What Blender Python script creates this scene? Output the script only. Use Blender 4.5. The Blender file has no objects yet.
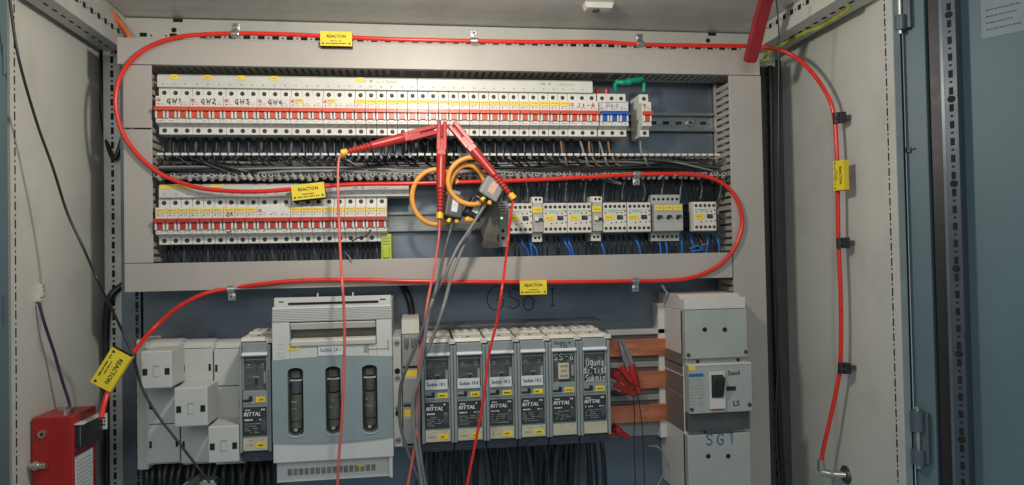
import bpy, math, random
from mathutils import Vector, Matrix
random.seed(7)
S = bpy.context.scene
COL = S.collection
# ---------------------------------------------------------------- camera
W_, H_, F_ = 1024, 485, 700.0
YAW, PIT, ROL = math.radians(7.90), math.radians(1.06), math.radians(1.08)
C0 = Vector((0, 0, 1.4))
fw = Vector((math.sin(YAW)*math.cos(PIT), math.cos(YAW)*math.cos(PIT), math.sin(PIT)))
rt = Vector((math.cos(YAW), -math.sin(YAW), 0)); up = rt.cross(fw)
r2 = math.cos(ROL)*rt - math.sin(ROL)*up
u2 = math.cos(ROL)*up + math.sin(ROL)*rt
cam = bpy.data.cameras.new('camera'); co = bpy.data.objects.new('camera', cam); COL.objects.link(co)
M = Matrix((r2, u2, -fw)).transposed().to_4x4(); M.translation = C0
co.matrix_world = M
cam.sensor_fit = 'HORIZONTAL'; cam.sensor_width = 36; cam.lens = F_*36/W_; cam.clip_end = 50; cam.clip_start = 0.02
S.camera = co

def ray(px, py):
    return r2*((px-W_/2)/F_) + u2*(-(py-H_/2)/F_) + fw
def P(px, py, Y):            # surveyed point on the plane at depth Y
    d = ray(px, py); return C0 + d*(Y/d.y)
def PX(px, py, X):           # surveyed point on a side wall
    d = ray(px, py); return C0 + d*(X/d.x)
def PZ(px, py, Z):
    d = ray(px, py); return C0 + d*((Z-C0.z)/d.z)
def rect(x0, y0, x1, y1, Y):
    xm, ym = (x0+x1)/2, (y0+y1)/2
    return P(x0, ym, Y).x, P(x1, ym, Y).x, P(xm, y1, Y).z, P(xm, y0, Y).z   # X0 X1 Z0 Z1
YN = 0.14/(P(251.6, 92, 1).x-P(163, 91, 1).x)-.013      # front of the breakers (8 modules of 17.5 mm)
YP = YN+0.080                                     # mounting plate
YD = YN+0.004                                     # duct covers
print('YN', YN)

# ---------------------------------------------------------------- materials
def lin(h):
    h = h.lstrip('#'); o = []
    for i in (0, 2, 4):
        c = int(h[i:i+2], 16)/255; o.append(c/12.92 if c <= .04045 else ((c+.055)/1.055)**2.4)
    return (*o, 1)
MATS = {}
def mat(name, col, rough=.5, metal=0, var=.08, scale=30, bump=0, spec=.5, grime=0, stretch=None, emit=0, alpha=None):
    if name in MATS: return MATS[name]
    m = bpy.data.materials.new(name); m.use_nodes = True; nt = m.node_tree; b = nt.nodes['Principled BSDF']
    c = lin(col) if isinstance(col, str) else (*col, 1)
    b.inputs['Roughness'].default_value = rough; b.inputs['Metallic'].default_value = metal
    b.inputs['Specular IOR Level'].default_value = spec
    tc = nt.nodes.new('ShaderNodeTexCoord'); mp = nt.nodes.new('ShaderNodeMapping')
    geo = nt.nodes.new('ShaderNodeNewGeometry'); nt.links.new(geo.outputs['Position'], mp.inputs[0])
    if stretch: mp.inputs['Scale'].default_value = stretch
    n = nt.nodes.new('ShaderNodeTexNoise'); n.inputs['Scale'].default_value = scale; n.inputs['Detail'].default_value = 5
    nt.links.new(mp.outputs[0], n.inputs['Vector'])
    r = nt.nodes.new('ShaderNodeMapRange'); r.inputs[1].default_value = .3; r.inputs[2].default_value = .7
    r.inputs[3].default_value = 1-var; r.inputs[4].default_value = 1+var
    nt.links.new(n.outputs['Fac'], r.inputs[0])
    mx = nt.nodes.new('ShaderNodeVectorMath'); mx.operation = 'SCALE'; mx.inputs[0].default_value = c[:3]
    nt.links.new(r.outputs[0], mx.inputs['Scale'])
    out = mx.outputs[0]
    if grime:
        n2 = nt.nodes.new('ShaderNodeTexNoise'); n2.inputs['Scale'].default_value = 6; n2.inputs['Detail'].default_value = 8; n2.inputs['Roughness'].default_value = .7
        nt.links.new(geo.outputs['Position'], n2.inputs['Vector'])
        r3 = nt.nodes.new('ShaderNodeMapRange'); r3.inputs[1].default_value = .52; r3.inputs[2].default_value = .75; r3.inputs[4].default_value = grime
        nt.links.new(n2.outputs['Fac'], r3.inputs[0])
        mm = nt.nodes.new('ShaderNodeMix'); mm.data_type = 'RGBA'
        nt.links.new(r3.outputs[0], mm.inputs[0]); nt.links.new(out, mm.inputs[6]); mm.inputs[7].default_value = (.12, .11, .09, 1)
        out = mm.outputs[2]
    nt.links.new(out, b.inputs['Base Color'])
    r4 = nt.nodes.new('ShaderNodeMapRange'); r4.inputs[3].default_value = max(0, rough-.08); r4.inputs[4].default_value = min(1, rough+.08)
    nt.links.new(n.outputs['Fac'], r4.inputs[0]); nt.links.new(r4.outputs[0], b.inputs['Roughness'])
    if bump:
        bp = nt.nodes.new('ShaderNodeBump'); bp.inputs['Strength'].default_value = bump; bp.inputs['Distance'].default_value = .001
        nt.links.new(n.outputs['Fac'], bp.inputs['Height']); nt.links.new(bp.outputs[0], b.inputs['Normal'])
    if emit:
        b.inputs['Emission Color'].default_value = c; b.inputs['Emission Strength'].default_value = emit
    if alpha is not None: b.inputs['Alpha'].default_value = alpha
    MATS[name] = m; return m
duct = mat('duct_pvc', (.40, .37, .335), .42, var=.05, scale=9, grime=.12)
paint = mat('cabinet_paint', (.57, .575, .525), .45, var=.05, scale=5, grime=.22)
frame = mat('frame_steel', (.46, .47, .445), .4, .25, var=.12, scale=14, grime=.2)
doorp = mat('door_paint', (.100, .158, .180), .5, var=.07, scale=7, grime=.1)
doorf = mat('door_frame_paint', (.095, .125, .145), .35, .2, var=.1, scale=12)
zinc = mat('zinc_plate', (.165, .20, .235), .38, .75, var=.22, scale=5, stretch=(1, 1, 2.5), grime=.3)
steel = mat('bright_steel', (.55, .55, .53), .28, .95, var=.15, scale=60)
rail_m = mat('din_rail_steel', (.30, .32, .31), .3, .85, var=.15, scale=25, stretch=(1, 1, 8))
white = mat('device_white', (.66, .65, .60), .38, var=.05, scale=40, grime=.12)
cream = mat('device_cream', (.62, .60, .53), .4, var=.05, scale=40)
strip_m = mat('busbar_plastic', (.55, .55, .50), .4, var=.06, scale=30, grime=.15)
orange = mat('toggle_orange', (.60, .075, .03), .35, var=.1, scale=60)
dred = mat('toggle_dark_red', (.46, .035, .02), .35, var=.1, scale=60)
blue = mat('toggle_blue', (.02, .09, .40), .35, var=.1, scale=60)
hole = mat('dark_hole', (.006, .006, .006), .8, var=.02)
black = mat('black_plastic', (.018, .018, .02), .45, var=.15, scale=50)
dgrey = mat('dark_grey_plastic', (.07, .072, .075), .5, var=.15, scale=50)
ink = mat('black_ink', (.015, .015, .02), .6, var=.05)
lightink = mat('faded_ink', (.28, .27, .25), .6, var=.1)
redink = mat('red_ink', (.55, .03, .03), .5, var=.05)
blueink = mat('blue_ink', (.02, .12, .33), .5, var=.15)
whiteink = mat('white_ink', (.75, .76, .74), .5, var=.1)
greenink = mat('green_ink', (.12, .42, .22), .5, var=.1)
yellow = mat('yellow_label', (.80, .62, .03), .45, var=.06, scale=60)
yellow2 = mat('yellow_sticker', (.82, .60, .06), .5, var=.08, scale=60)
paper = mat('white_paper', (.62, .64, .66), .6, var=.05, scale=60)
beige = mat('beige_label', (.50, .46, .33), .6, var=.08, scale=60)
tube_m = mat('red_tube', (.72, .03, .018), .28, var=.08, scale=40)
leadred = mat('lead_pink_red', (.66, .13, .11), .38, var=.1, scale=40)
clipred = mat('probe_red', (.44, .028, .022), .38, var=.12, scale=60)
ring_m = mat('coil_orange', (.80, .36, .06), .4, var=.12, scale=40)
greyl = mat('grey_lead', (.20, .20, .20), .45, var=.15, scale=40)
wblack = mat('wire_black', (.014, .014, .015), .38, var=.2, scale=40)
wgrey = mat('wire_grey', (.25, .25, .25), .4, var=.2, scale=40)
wblue = mat('wire_blue', (.02, .16, .55), .38, var=.15, scale=40)
wslv = None
wbrown = mat('wire_brown', (.30, .17, .10), .4, var=.15, scale=40)
wpurp = mat('wire_purple', (.05, .02, .06), .4, var=.15, scale=40)
wyg = mat('wire_yellow_green', (.42, .42, .08), .45, var=.2, scale=50)
worange = mat('cable_orange', (.75, .17, .05), .45, var=.1, scale=40)
cond = mat('contactor_body', (.64, .60, .53), .42, var=.05, scale=40)
mgrey = mat('mid_grey_plastic', (.27, .28, .27), .45, var=.06, scale=40)
sgrey = mat('switch_grey', (.25, .285, .29), .42, var=.06, scale=25, grime=.1)
nhcover = mat('cover_blue_grey', (.245, .30, .32), .38, var=.05, scale=15, grime=.08)
nhbody = mat('switch_light_grey', (.56, .57, .545), .4, var=.05, scale=15, grime=.08)
skirt = mat('skirt_dark', (.045, .05, .07), .4, var=.1, scale=30)
copper = mat('copper', (.66, .235, .125), .38, .6, var=.22, scale=18, stretch=(1, 1, 6), grime=.5)
fibox = mat('red_box_paint', (.34, .018, .015), .35, var=.06, scale=10, bump=.1)
strapred = mat('dark_red_strap', (.26, .012, .018), .5, var=.15, scale=30)
green = mat('green_tape', (.0, .26, .14), .4, var=.3, scale=80, bump=.6)
fabric = mat('grey_strap', (.14, .135, .11), .85, var=.25, scale=90, bump=.6)
ceram = mat('fuse_ceramic', (.085, .095, .07), .4, var=.25, scale=60)
lime = mat('lime_plastic', (.42, .52, .03), .45, var=.1, scale=40)
mccb = mat('breaker_grey', (.36, .385, .355), .42, var=.05, scale=20, grime=.08)
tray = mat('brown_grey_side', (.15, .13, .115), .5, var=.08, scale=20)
mark = mat('clear_marker', (.40, .40, .38), .3, var=.1, scale=60)
glassd = mat('smoked_window', (.085, .092, .088), .18, var=.35, scale=120, spec=.7)

# ---------------------------------------------------------------- mesh builder
TXT = {}
def glyphs(s):
    if s in TXT: return TXT[s]
    cu = bpy.data.curves.new('t', 'FONT'); cu.body = s; cu.size = 1; cu.resolution_u = 2; cu.align_x = 'CENTER'; cu.align_y = 'CENTER'
    o = bpy.data.objects.new('t', cu); COL.objects.link(o); bpy.context.view_layer.update()
    dg = bpy.context.evaluated_depsgraph_get(); me = bpy.data.meshes.new_from_object(o.evaluated_get(dg))
    vs = [(v.co.x, v.co.y) for v in me.vertices]; fs = [tuple(p.vertices) for p in me.polygons]
    bpy.data.objects.remove(o); bpy.data.curves.remove(cu); bpy.data.meshes.remove(me)
    TXT[s] = (vs, fs); return TXT[s]
class MB:
    def __init__(s, *mats): s.v = []; s.f = []; s.m = []; s.mats = list(mats); s.T = None; s.sm = set()
    def mi(s, m):
        if m not in s.mats: s.mats.append(m)
        return s.mats.index(m)
    def add(s, vs, fs, m, smooth=False):
        n = len(s.v); k = s.mi(m)
        for p in vs:
            p = Vector(p); s.v.append(s.T @ p if s.T else p)
        for f in fs:
            if smooth: s.sm.add(len(s.f))
            s.f.append(tuple(i+n for i in f)); s.m.append(k)
    def box(s, x0, x1, y0, y1, z0, z1, m):
        if x0 > x1: x0, x1 = x1, x0
        if y0 > y1: y0, y1 = y1, y0
        if z0 > z1: z0, z1 = z1, z0
        vs = [(x, y, z) for z in (z0, z1) for y in (y0, y1) for x in (x0, x1)]
        s.add(vs, [(0, 2, 3, 1), (4, 5, 7, 6), (0, 1, 5, 4), (2, 6, 7, 3), (0, 4, 6, 2), (1, 3, 7, 5)], m)
    def prism(s, poly, x0, x1, m, axis='x'):       # poly in (y,z) for axis x; (x,z) for axis y; (x,y) for axis z
        n = len(poly)
        f = {'x': lambda a, t: (t, a[0], a[1]), 'y': lambda a, t: (a[0], t, a[1]), 'z': lambda a, t: (a[0], a[1], t)}[axis]
        vs = [f(a, x0) for a in poly]+[f(a, x1) for a in poly]
        fs = [tuple(range(n-1, -1, -1)), tuple(range(n, 2*n))]+[(i, (i+1) % n, n+(i+1) % n, n+i) for i in range(n)]
        s.add(vs, fs, m)
    def cyl(s, a, b, r, m, n=12, r2_=None, smooth=True):
        a, b = Vector(a), Vector(b); d = (b-a).normalized(); r2_ = r if r2_ is None else r2_
        u = d.orthogonal().normalized(); w = d.cross(u)
        vs = []
        for c, rr in ((a, r), (b, r2_)):
            for i in range(n):
                t = 2*math.pi*i/n; vs.append(c+u*(rr*math.cos(t))+w*(rr*math.sin(t)))
        s.add(vs, [(i, (i+1) % n, n+(i+1) % n, n+i) for i in range(n)], m, smooth)
        s.add(vs[:n], [tuple(range(n-1, -1, -1))], m); s.add(vs[n:], [tuple(range(n))], m)
    def disc(s, x, y, z, r, m, n=10):
        s.add([(x+r*math.cos(2*math.pi*i/n), y, z+r*math.sin(2*math.pi*i/n)) for i in range(n)], [tuple(range(n))], m)
    def quad(s, x0, x1, z0, z1, y, m): s.add([(x0, y, z0), (x1, y, z0), (x1, y, z1), (x0, y, z1)], [(0, 1, 2, 3)], m)
    def text(s, t, x, z, y, size, m, sx=1, shear=0, rot=0, hand=False):
        if hand:
            off = -len(t)*.31*size*sx
            for i, ch in enumerate(t):
                if ch != ' ': s.text(ch, x+off+(i+.5)*.62*size*sx, z+random.uniform(-.06, .06)*size, y, size*random.uniform(.9, 1.1), m, sx*1.1, .12, random.uniform(-.12, .12))
            return
        vs, fs = glyphs(t); c, q = math.cos(rot), math.sin(rot)
        o = []
        for a, b in vs:
            a2 = (a+shear*b)*sx; o.append((x+size*(a2*c-b*q), y, z+size*(a2*q+b*c)))
        s.add(o, fs, m)
    def dashes(s, x0, x1, z, y, h, m, fill=.7, n=None):
        n = n or max(2, int((x1-x0)/h/2.2)); p = (x1-x0)/n
        for i in range(n):
            if random.random() < fill:
                a = x0+p*i; s.quad(a, a+p*random.uniform(.5, .92), z-h/2, z+h/2, y, m)
    def tube(s, pts, r, m, n=8, cap=True, radii=None):
        pts = [Vector(p) for p in pts]
        rings = []; t0 = (pts[1]-pts[0]).normalized(); u = t0.orthogonal().normalized()
        for i, p in enumerate(pts):
            t = (pts[min(i+1, len(pts)-1)]-pts[max(i-1, 0)]).normalized()
            u = (u-t*u.dot(t)).normalized(); w = t.cross(u); rr = radii[i] if radii else r
            rings.append([p+u*(rr*math.cos(2*math.pi*k/n))+w*(rr*math.sin(2*math.pi*k/n)) for k in range(n)])
        vs = [v for g in rings for v in g]
        fs = [(i*n+k, i*n+(k+1) % n, (i+1)*n+(k+1) % n, (i+1)*n+k) for i in range(len(rings)-1) for k in range(n)]
        s.add(vs, fs, m, True)
        if cap:
            s.add(rings[0], [tuple(range(n-1, -1, -1))], m); s.add(rings[-1], [tuple(range(n))], m)
    def build(s, name, parent=None, loc=None, bevel=0, seg=2, recalc=True):
        me = bpy.data.meshes.new(name); me.from_pydata([tuple(v) for v in s.v], [], s.f)
        if recalc:
            import bmesh
            bm = bmesh.new(); bm.from_mesh(me); bmesh.ops.recalc_face_normals(bm, faces=bm.faces); bm.to_mesh(me); bm.free()
        for m in s.mats: me.materials.append(m)
        me.polygons.foreach_set('material_index', s.m)
        me.polygons.foreach_set('use_smooth', [i in s.sm for i in range(len(s.f))]); me.update()
        o = bpy.data.objects.new(name, me); COL.objects.link(o)
        if parent: o.parent = parent
        if loc is not None: o.location = loc
        if bevel:
            b = o.modifiers.new('bevel', 'BEVEL'); b.width = bevel; b.segments = seg; b.limit_method = 'ANGLE'; b.angle_limit = math.radians(40)
        return o
SG = {'G': [[(.9,.8),(.6,1),(.25,.9),(.05,.5),(.2,.12),(.55,0),(.85,.15),(.85,.42),(.5,.42)]], 'W': [[(0,1),(.2,0),(.5,.7),(.75,0),(1,1)]], '1': [[(.2,.75),(.5,1),(.5,0)]], 'I': [[(.2,.95),(.8,.95)],[(.5,.95),(.5,0)],[(.15,0),(.9,.03)]],
 '2': [[(.1,.8),(.4,1),(.8,.8),(.6,.4),(.1,0),(.9,0)]], '3': [[(.1,.95),(.7,.95),(.4,.55),(.85,.3),(.5,0),(.1,.1)]], '4': [[(.5,1),(.1,.35),(.9,.4)],[(.7,.75),(.65,0)]], 'J': [[(.3,1),(.8,1)],[(.6,1),(.6,.2),(.3,0),(.1,.2)]], '-': [[(.15,.5),(.85,.5)]],
 'S': [[(.9,.85),(.5,1),(.15,.8),(.35,.55),(.75,.42),(.85,.15),(.45,0),(.1,.15)]], '6': [[(.7,1),(.25,.6),(.15,.2),(.5,0),(.8,.25),(.5,.5),(.2,.3)]], 'U': [[(.05,1),(.1,.2),(.45,0),(.8,.2),(.85,1)]], 'g': [[(.8,.6),(.4,.7),(.15,.35),(.4,.05),(.8,.3),(.8,.65),(.75,-.2),(.4,-.35),(.15,-.2)]],
 'u': [[(.1,.65),(.15,.1),(.5,0),(.8,.2),(.8,.65),(.85,0)]], 'n': [[(.1,.65),(.12,0),(.15,.5),(.5,.68),(.8,.5),(.82,0)]], 's': [[(.8,.6),(.4,.68),(.2,.5),(.7,.25),(.6,0),(.15,.08)]], 'd': [[(.8,.6),(.4,.65),(.1,.3),(.4,0),(.8,.2)],[(.8,1),(.82,0)]], 'z': [[(.1,.6),(.8,.6),(.1,0),(.85,0)]],
 '.': [[(.3,0),(.45,.05)]], 'i': [[(.5,.65),(.5,0)],[(.5,.85),(.5,.92)]], 't': [[(.4,.95),(.4,.1),(.7,0)],[(.1,.65),(.75,.65)]], 'k': [[(.15,1),(.15,0)],[(.7,.6),(.2,.3),(.75,0)]], 'A': [[(0,0),(.45,1),(.9,0)],[(.2,.4),(.75,.4)]], 'o': [[(.45,.65),(.1,.4),(.3,0),(.7,.05),(.8,.45),(.45,.65)]],
 'N': [[(0,0),(.05,1),(.8,0),(.85,1)]], 'K': [[(.1,1),(.1,0)],[(.8,1),(.15,.45),(.85,0)]], 'a': [[(.75,.6),(.4,.66),(.1,.3),(.4,0),(.75,.25),(.75,.6),(.82,0)]], 'l': [[(.4,1),(.4,.1),(.6,0)]], 'e': [[(.15,.35),(.8,.4),(.5,.68),(.12,.35),(.4,0),(.8,.12)]]}
def stroke_text(b, t, x, z, y, h, m, r=.0006, wd=.62, gap=.22):
    # pen strokes laid as fine raised ribbons; x,z = centre
    W = len(t)*h*wd+(len(t)-1)*h*gap; cx = x-W/2
    for ch in t:
        if ch != ' ':
            jz = random.uniform(-.05, .05)*h; js = random.uniform(.92, 1.08)
            for st in SG[ch]:
                p = [Vector((cx+(u+.08*v)*h*wd*js, y, z-h/2+v*h*js+jz)) for u, v in st]
                b.tube(spline(p, 4) if ch not in 'WNKAzI-1' else p, r, m, 5)
        cx += h*(wd+gap)
def spline(pts, k=8):
    pts = [Vector(p) for p in pts]; q = [2*pts[0]-pts[1]]+pts+[2*pts[-1]-pts[-2]]; out = []
    for i in range(1, len(q)-2):
        p0, p1, p2, p3 = q[i-1:i+3]
        for j in range(k):
            t = j/k
            out.append(.5*((2*p1)+(p2-p0)*t+(2*p0-5*p1+4*p2-p3)*t*t+(3*p1-p0-3*p2+p3)*t**3))
    out.append(pts[-1]); return out
def tag(o, label, cat, group=None):
    o['label'] = label; o['category'] = cat
    if group: o['group'] = group
    return o
def thing(name, label, cat, loc=(0, 0, 0), group=None):
    o = bpy.data.objects.new(name, None); COL.objects.link(o); o.location = loc; o.empty_display_size = .02
    return tag(o, label, cat, group)
def dup(root, loc, label, group=None, name=None):
    r = root.copy(); COL.objects.link(r); r.location = loc; r['label'] = label
    if group: r['group'] = group
    for ch in list(root.children):
        c = ch.copy(); COL.objects.link(c); c.parent = r
        for g in ch.children:
            d = g.copy(); COL.objects.link(d); d.parent = c
    return r
def wire(pts, r, m, name, label, cat, group=None, n=6, k=6):
    b = MB(m); b.tube(spline(pts, k), r, m, n); o = b.build(name); return tag(o, label, cat, group)
ORD = ['first', 'second', 'third', 'fourth', 'fifth', 'sixth', 'seventh', 'eighth', 'ninth', 'tenth', 'eleventh', 'twelfth', 'thirteenth', 'fourteenth', 'fifteenth', 'sixteenth', 'seventeenth', 'eighteenth', 'nineteenth', 'twentieth', 'twenty first', 'twenty second']

# ---------------------------------------------------------------- cabinet
YB = YP+0.035                                     # back panel / back frame
XL = P(100, 240, YB).x; XR = P(786, 240, YB).x
YFL = C0.y+XL/(ray(12, 240).x/ray(12, 240).y); YFR = XR/(ray(893.5, 240).x/ray(893.5, 240).y)
ZT = P(440, 26, YB-.004).z; ZB = 0.55
print('XL', XL, 'XR', XR, 'YFL', YFL, 'YFR', YFR, 'ZT', ZT, 'YP', YP)
cab = thing('electrical_cabinet', 'open grey steel switchgear cabinet holding all the breakers and ducts', 'cabinet', (0, YB, ZB))
def cpart(b, name, bevel=0): 
    b2 = b.build(name, cab, bevel=bevel); b2.location = (0, -YB, -ZB); return b2
b = MB(); b.box(XL-.3, XR+.3, YB+.06, YB+.065, ZB-.1, ZT+.1, paint); cpart(b, 'back_panel')
YFF = min(YFL, YFR)-.01
b = MB(); b.box(XL-.012, XL, YFL+.012, YB+.06, ZB, ZT+.05, paint); cpart(b, 'side_panel')
b = MB(); b.box(XR, XR+.012, YFR+.012, YB+.06, ZB, ZT+.05, paint)
cpart(b, 'side_panel')
b = MB(); b.box(XL-.02, XR+.02, YFF-.05, YB, ZT, ZT+.004, mat('roof_paint', (.66, .65, .61), .36, .1, var=.1, scale=6, stretch=(1, 6, 1), grime=.35)); cpart(b, 'roof_panel')
def slots_z(b, x, y, z0, z1, m, w=.004, pitch=.025, face='y', s=1):
    # a column of slots and dots on a post, face 'y' looks at the viewer, 'x' looks sideways
    z = z0
    while z < z1:
        for (dz, h, ww) in ((0, .0125, w), (.0165, .004, w*.75)):
            if face == 'y': b.box(x-ww/2, x+ww/2, y-.0006, y+.003, z+dz, z+dz+h, m)
            else: b.box(x-.0006, x+.0006, y-ww/2, y+ww/2, z+dz, z+dz+h, m)
        z += pitch
# front frame uprights (flush with the side panels, slotted)
b = MB(); x0 = XL; b.box(XL-.03, XL+.001, YFL-.004, YFL+.022, ZB, ZT+.05, paint); slots_z(b, XL+.001, YFL+.006, ZB, ZT, hole, .0028, .025, 'x'); cpart(b, 'front_upright', .001)
b = MB(); b.box(XR-.001, P(906, 240, YFR-.012).x, YFR-.012, YFR+.012, ZB, ZT+.05, paint); b.box(XR+.0005, P(905.8, 240, YFR-.0125).x, YFR-.0126, YFR-.012, ZB, ZT+.05, mat('upright_face', (.25, .30, .30), .45)); slots_z(b, XR-.001, YFR+.004, ZB, ZT, hole, .0026, .0235, 'x'); cpart(b, 'front_upright', .001)
# rear posts
x0, x1, _, _ = rect(104, 200, 121, 260, YB-.012)
b = MB(); b.box(x0, x1, YB-.012, YB+.02, ZB, ZT-.05, frame); slots_z(b, (x0+x1)/2+.001, YB-.012, ZB, ZT-.05, hole, .0055, .025); b.box(XL-.01, x0-.004, YB+.015, YB+.05, ZB, ZT, dgrey)  # dark grey box in the gap stands in for its shade
cpart(b, 'corner_post', .001)
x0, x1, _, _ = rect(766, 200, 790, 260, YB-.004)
b = MB(); b.box(x0, x1, YB+.0, YB+.02, ZB, ZT-.05, dgrey); slots_z(b, x0+.012, YB, ZB, ZT-.06, hole, .005, .025); cpart(b, 'corner_post', .001)  # dark grey post colour carries the deep shade of this gap
# back top rail
zr0 = P(440, 60, YB-.012).z
b = MB(); b.box(XL+.03, XR-.02, YB-.012, YB-.002, zr0, ZT-.002, paint)
zs = P(440, 41.6, YB-.012).z; x = P(140, 35, YB-.012).x; xe = P(735, 45, YB-.012).x; i = 0
while x < xe:
    if i not in (1,): b.box(x, x+.0115, YB-.0135, YB-.01, zs-.0035, zs+.0035, hole)
    b.disc(x+.0185, YB-.0126, zs-.001, .0016, hole, 8); x += .025; i += 1
for px, py in ((174, 30), (708, 40.5)): q = P(px, py, YB-.0126); b.disc(q.x, q.y, q.z, .0045, hole, 14)
for px in (178, 712): q = P(px, 21 if px < 300 else 34.5, YB-.0127); b.box(q.x-.008, q.x+.008, q.y-.001, q.y+.001, ZT-.008, ZT-.002, hole)
cpart(b, 'roof_rail', .0008)
# side roof rails running to the front
def side_rail(xa, xb, z0, sgn):
    b = MB(); b.box(min(xa, xb), max(xa, xb), YFF+.02, YB-.014, z0, ZT-.001, paint if sgn > 0 else frame)
    y = YFF+.03
    while y < YB-.03:
        b.box(xb-.0007, xb+.0007, y, y+.010, z0+.022, z0+.031, hole); b.box(xb-.0007, xb+.0007, y+.0155, y+.0185, z0+.025, z0+.028, hole)
        b.box(xa+(xb-xa)*.45, xa+(xb-xa)*.55, y, y+.012, z0-.0006, z0+.001, hole)
        y += .025
    return cpart(b, 'roof_rail', .0008)
zl = P(112, 50, YB-.02).z
side_rail(XL+.012, P(124, 40, YB-.02).x, zl, -1)
zr_ = P(775, 52, YB-.02).z
side_rail(XR-.012, P(752, 50, YB-.02).x, zr_, 1)
# mounting plate with its slotted left flange
x0, x1, z0, z1 = rect(143, 50, 764, 485, YP); b = MB(); b.box(x0, x1, YP, YP+.003, ZB, z1, zinc)
cpart(b, 'mounting_plate')
xa, xb, _, _ = rect(122, 290, 141, 400, YP+.004)
b = MB(); b.box(xa, xb, YP+.004, YP+.02, ZB, z1, zinc); slots_z(b, xb-.006, YP+.004, ZB, z1, hole, .005, .022); cpart(b, 'slotted_flange')
# handwriting on the plate
b = MB(); yy = YP-.0006
for t, px, py, sz, wd in (('G', 496, 297, .046, .85), ('S', 514, 298, .040, .7), ('o', 529, 299, .040, .70), ('I', 552, 296, .034, .45)):
    q = P(px, py, yy); stroke_text(b, t, q.x, q.z, yy, sz, ink, .0008, wd)
cpart(b, 'handwriting')
# lamp door switch seen at the top edge
q = P(598, 2, YB-.14)
b = MB(); b.prism([(-.03, .012), (.03, .012), (.022, -.010), (-.022, -.010)], -.012, .012, white, 'y'); b.cyl((-.004, 0, -.010), (-.004, 0, -.0125), .006, dgrey)
o = b.build('door_switch', cab, (q.x, q.y-YB, q.z-.004-ZB), .001)
# right door, open past ninety degrees
hx, hy = P(908, 240, YFR-.004).x, YFR-.004; phi = math.radians(33)
du = Vector((math.sin(phi), -math.cos(phi), 0)); dn = Vector((-math.cos(phi), -math.sin(phi), 0))
def DD(px, off=0):          # distance along the door from its hinge line
    d = ray(px, 240); o0 = Vector((hx, hy, 0))+dn*off
    # t*d.xy = o0 + s*du
    det = d.x*(-du.y)-(-du.x)*d.y
    return (d.x*o0.y-d.y*o0.x)/det*-1 if False else ((d.y*o0.x-d.x*o0.y)/(d.x*du.y-d.y*du.x))
TD = Matrix(((du.x, dn.x, 0, hx), (du.y, dn.y, 0, hy), (0, 0, 1, 0), (0, 0, 0, 1)))
door = None
b = MB(); b.T = TD
b.box(0.001, DD(931), -.02, 0, ZB, ZT+.08, doorp)
b.box(DD(931), DD(1100), -.02, -.015, ZB, ZT+.08, doorp)
door = cpart(b, 'door', .0015); 
def dpart(b, name, bevel=0):
    o = b.build(name, door, bevel=bevel); return o
b = MB(); b.T = TD; b.box(DD(932), DD(944.5), -.0148, -.009, ZB, ZT+.08, black); dpart(b, 'channel_strip')  # black strip laid along the recessed door channel
b = MB(); b.T = TD; a0, a1 = DD(945.5, .012), DD(962, .012)
b.box(a0, a1, -.0148, .012, ZB, ZT+.08, mat('rail_blue_grey', (.06, .078, .10), .4, .2)); b.box(a0, a0+(a1-a0)*.22, .012, .0125, ZB, ZT+.08, doorf)
z = ZB
k = 0
while z < ZT+.07:
    c = a0+(a1-a0)*.62
    b.box(c-.0028, c+.0028, .0119, .0126, z, z+.011, hole)
    if k % 5 == 2: b.cyl((c, .0118, z+.0185), (c, .0128, z+.0185), .0052, hole, 12)
    else: b.box(c-.0018, c+.0018, .0119, .0126, z+.017, z+.020, hole)
    z += .025; k += 1
dpart(b, 'stiffening_rail', .001)
# rating sheet on the door
s0, s1 = DD(988, -.0145), DD(1075, -.0145)
d = ray(1000, 36); tt = None
def zdoor(px, py, off=-.0145):
    s = DD(px, off); o0 = Vector((hx, hy, 0))+dn*off+du*s; dd = ray(px, py); t = o0.y/dd.y; return C0.z+dd.z*t
zb_ = zdoor(1000, 37)
b = MB(); b.T = TD; b.box(s0, s1, -.0149, -.0142, zb_, zb_+.12, mat('grey_sheet', (.22, .27, .29), .6))  # white paper given a darker blue-grey base colour
for r_ in range(11):
    zz = zb_+.011+r_*.0095
    if r_ in (4,): continue
    for (u0, u1) in (((.06, .45), ) if r_ < 4 else ((.06, .3), (.42, .75))):
        xx = s0+(s1-s0)*u0; xe_ = s0+(s1-s0)*(u1-random.uniform(0, .1))
        while xx < xe_:
            w = random.uniform(.002, .006); b.box(xx, xx+w, -.0142, -.0140, zz, zz+.002, mat('sheet_ink', (.07, .09, .10), .6)); xx += w+.0012
dpart(b, 'rating_sheet')
b = MB(); a_ = P(906, 240, YFR-.008); b.box(a_.x, a_.x+.0035, YFR-.008, YFR+.012, ZB, ZT+.08, hole); cpart(b, 'hinge_gap_strip')  # near-black strip set in the gap beside the hinge line
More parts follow.
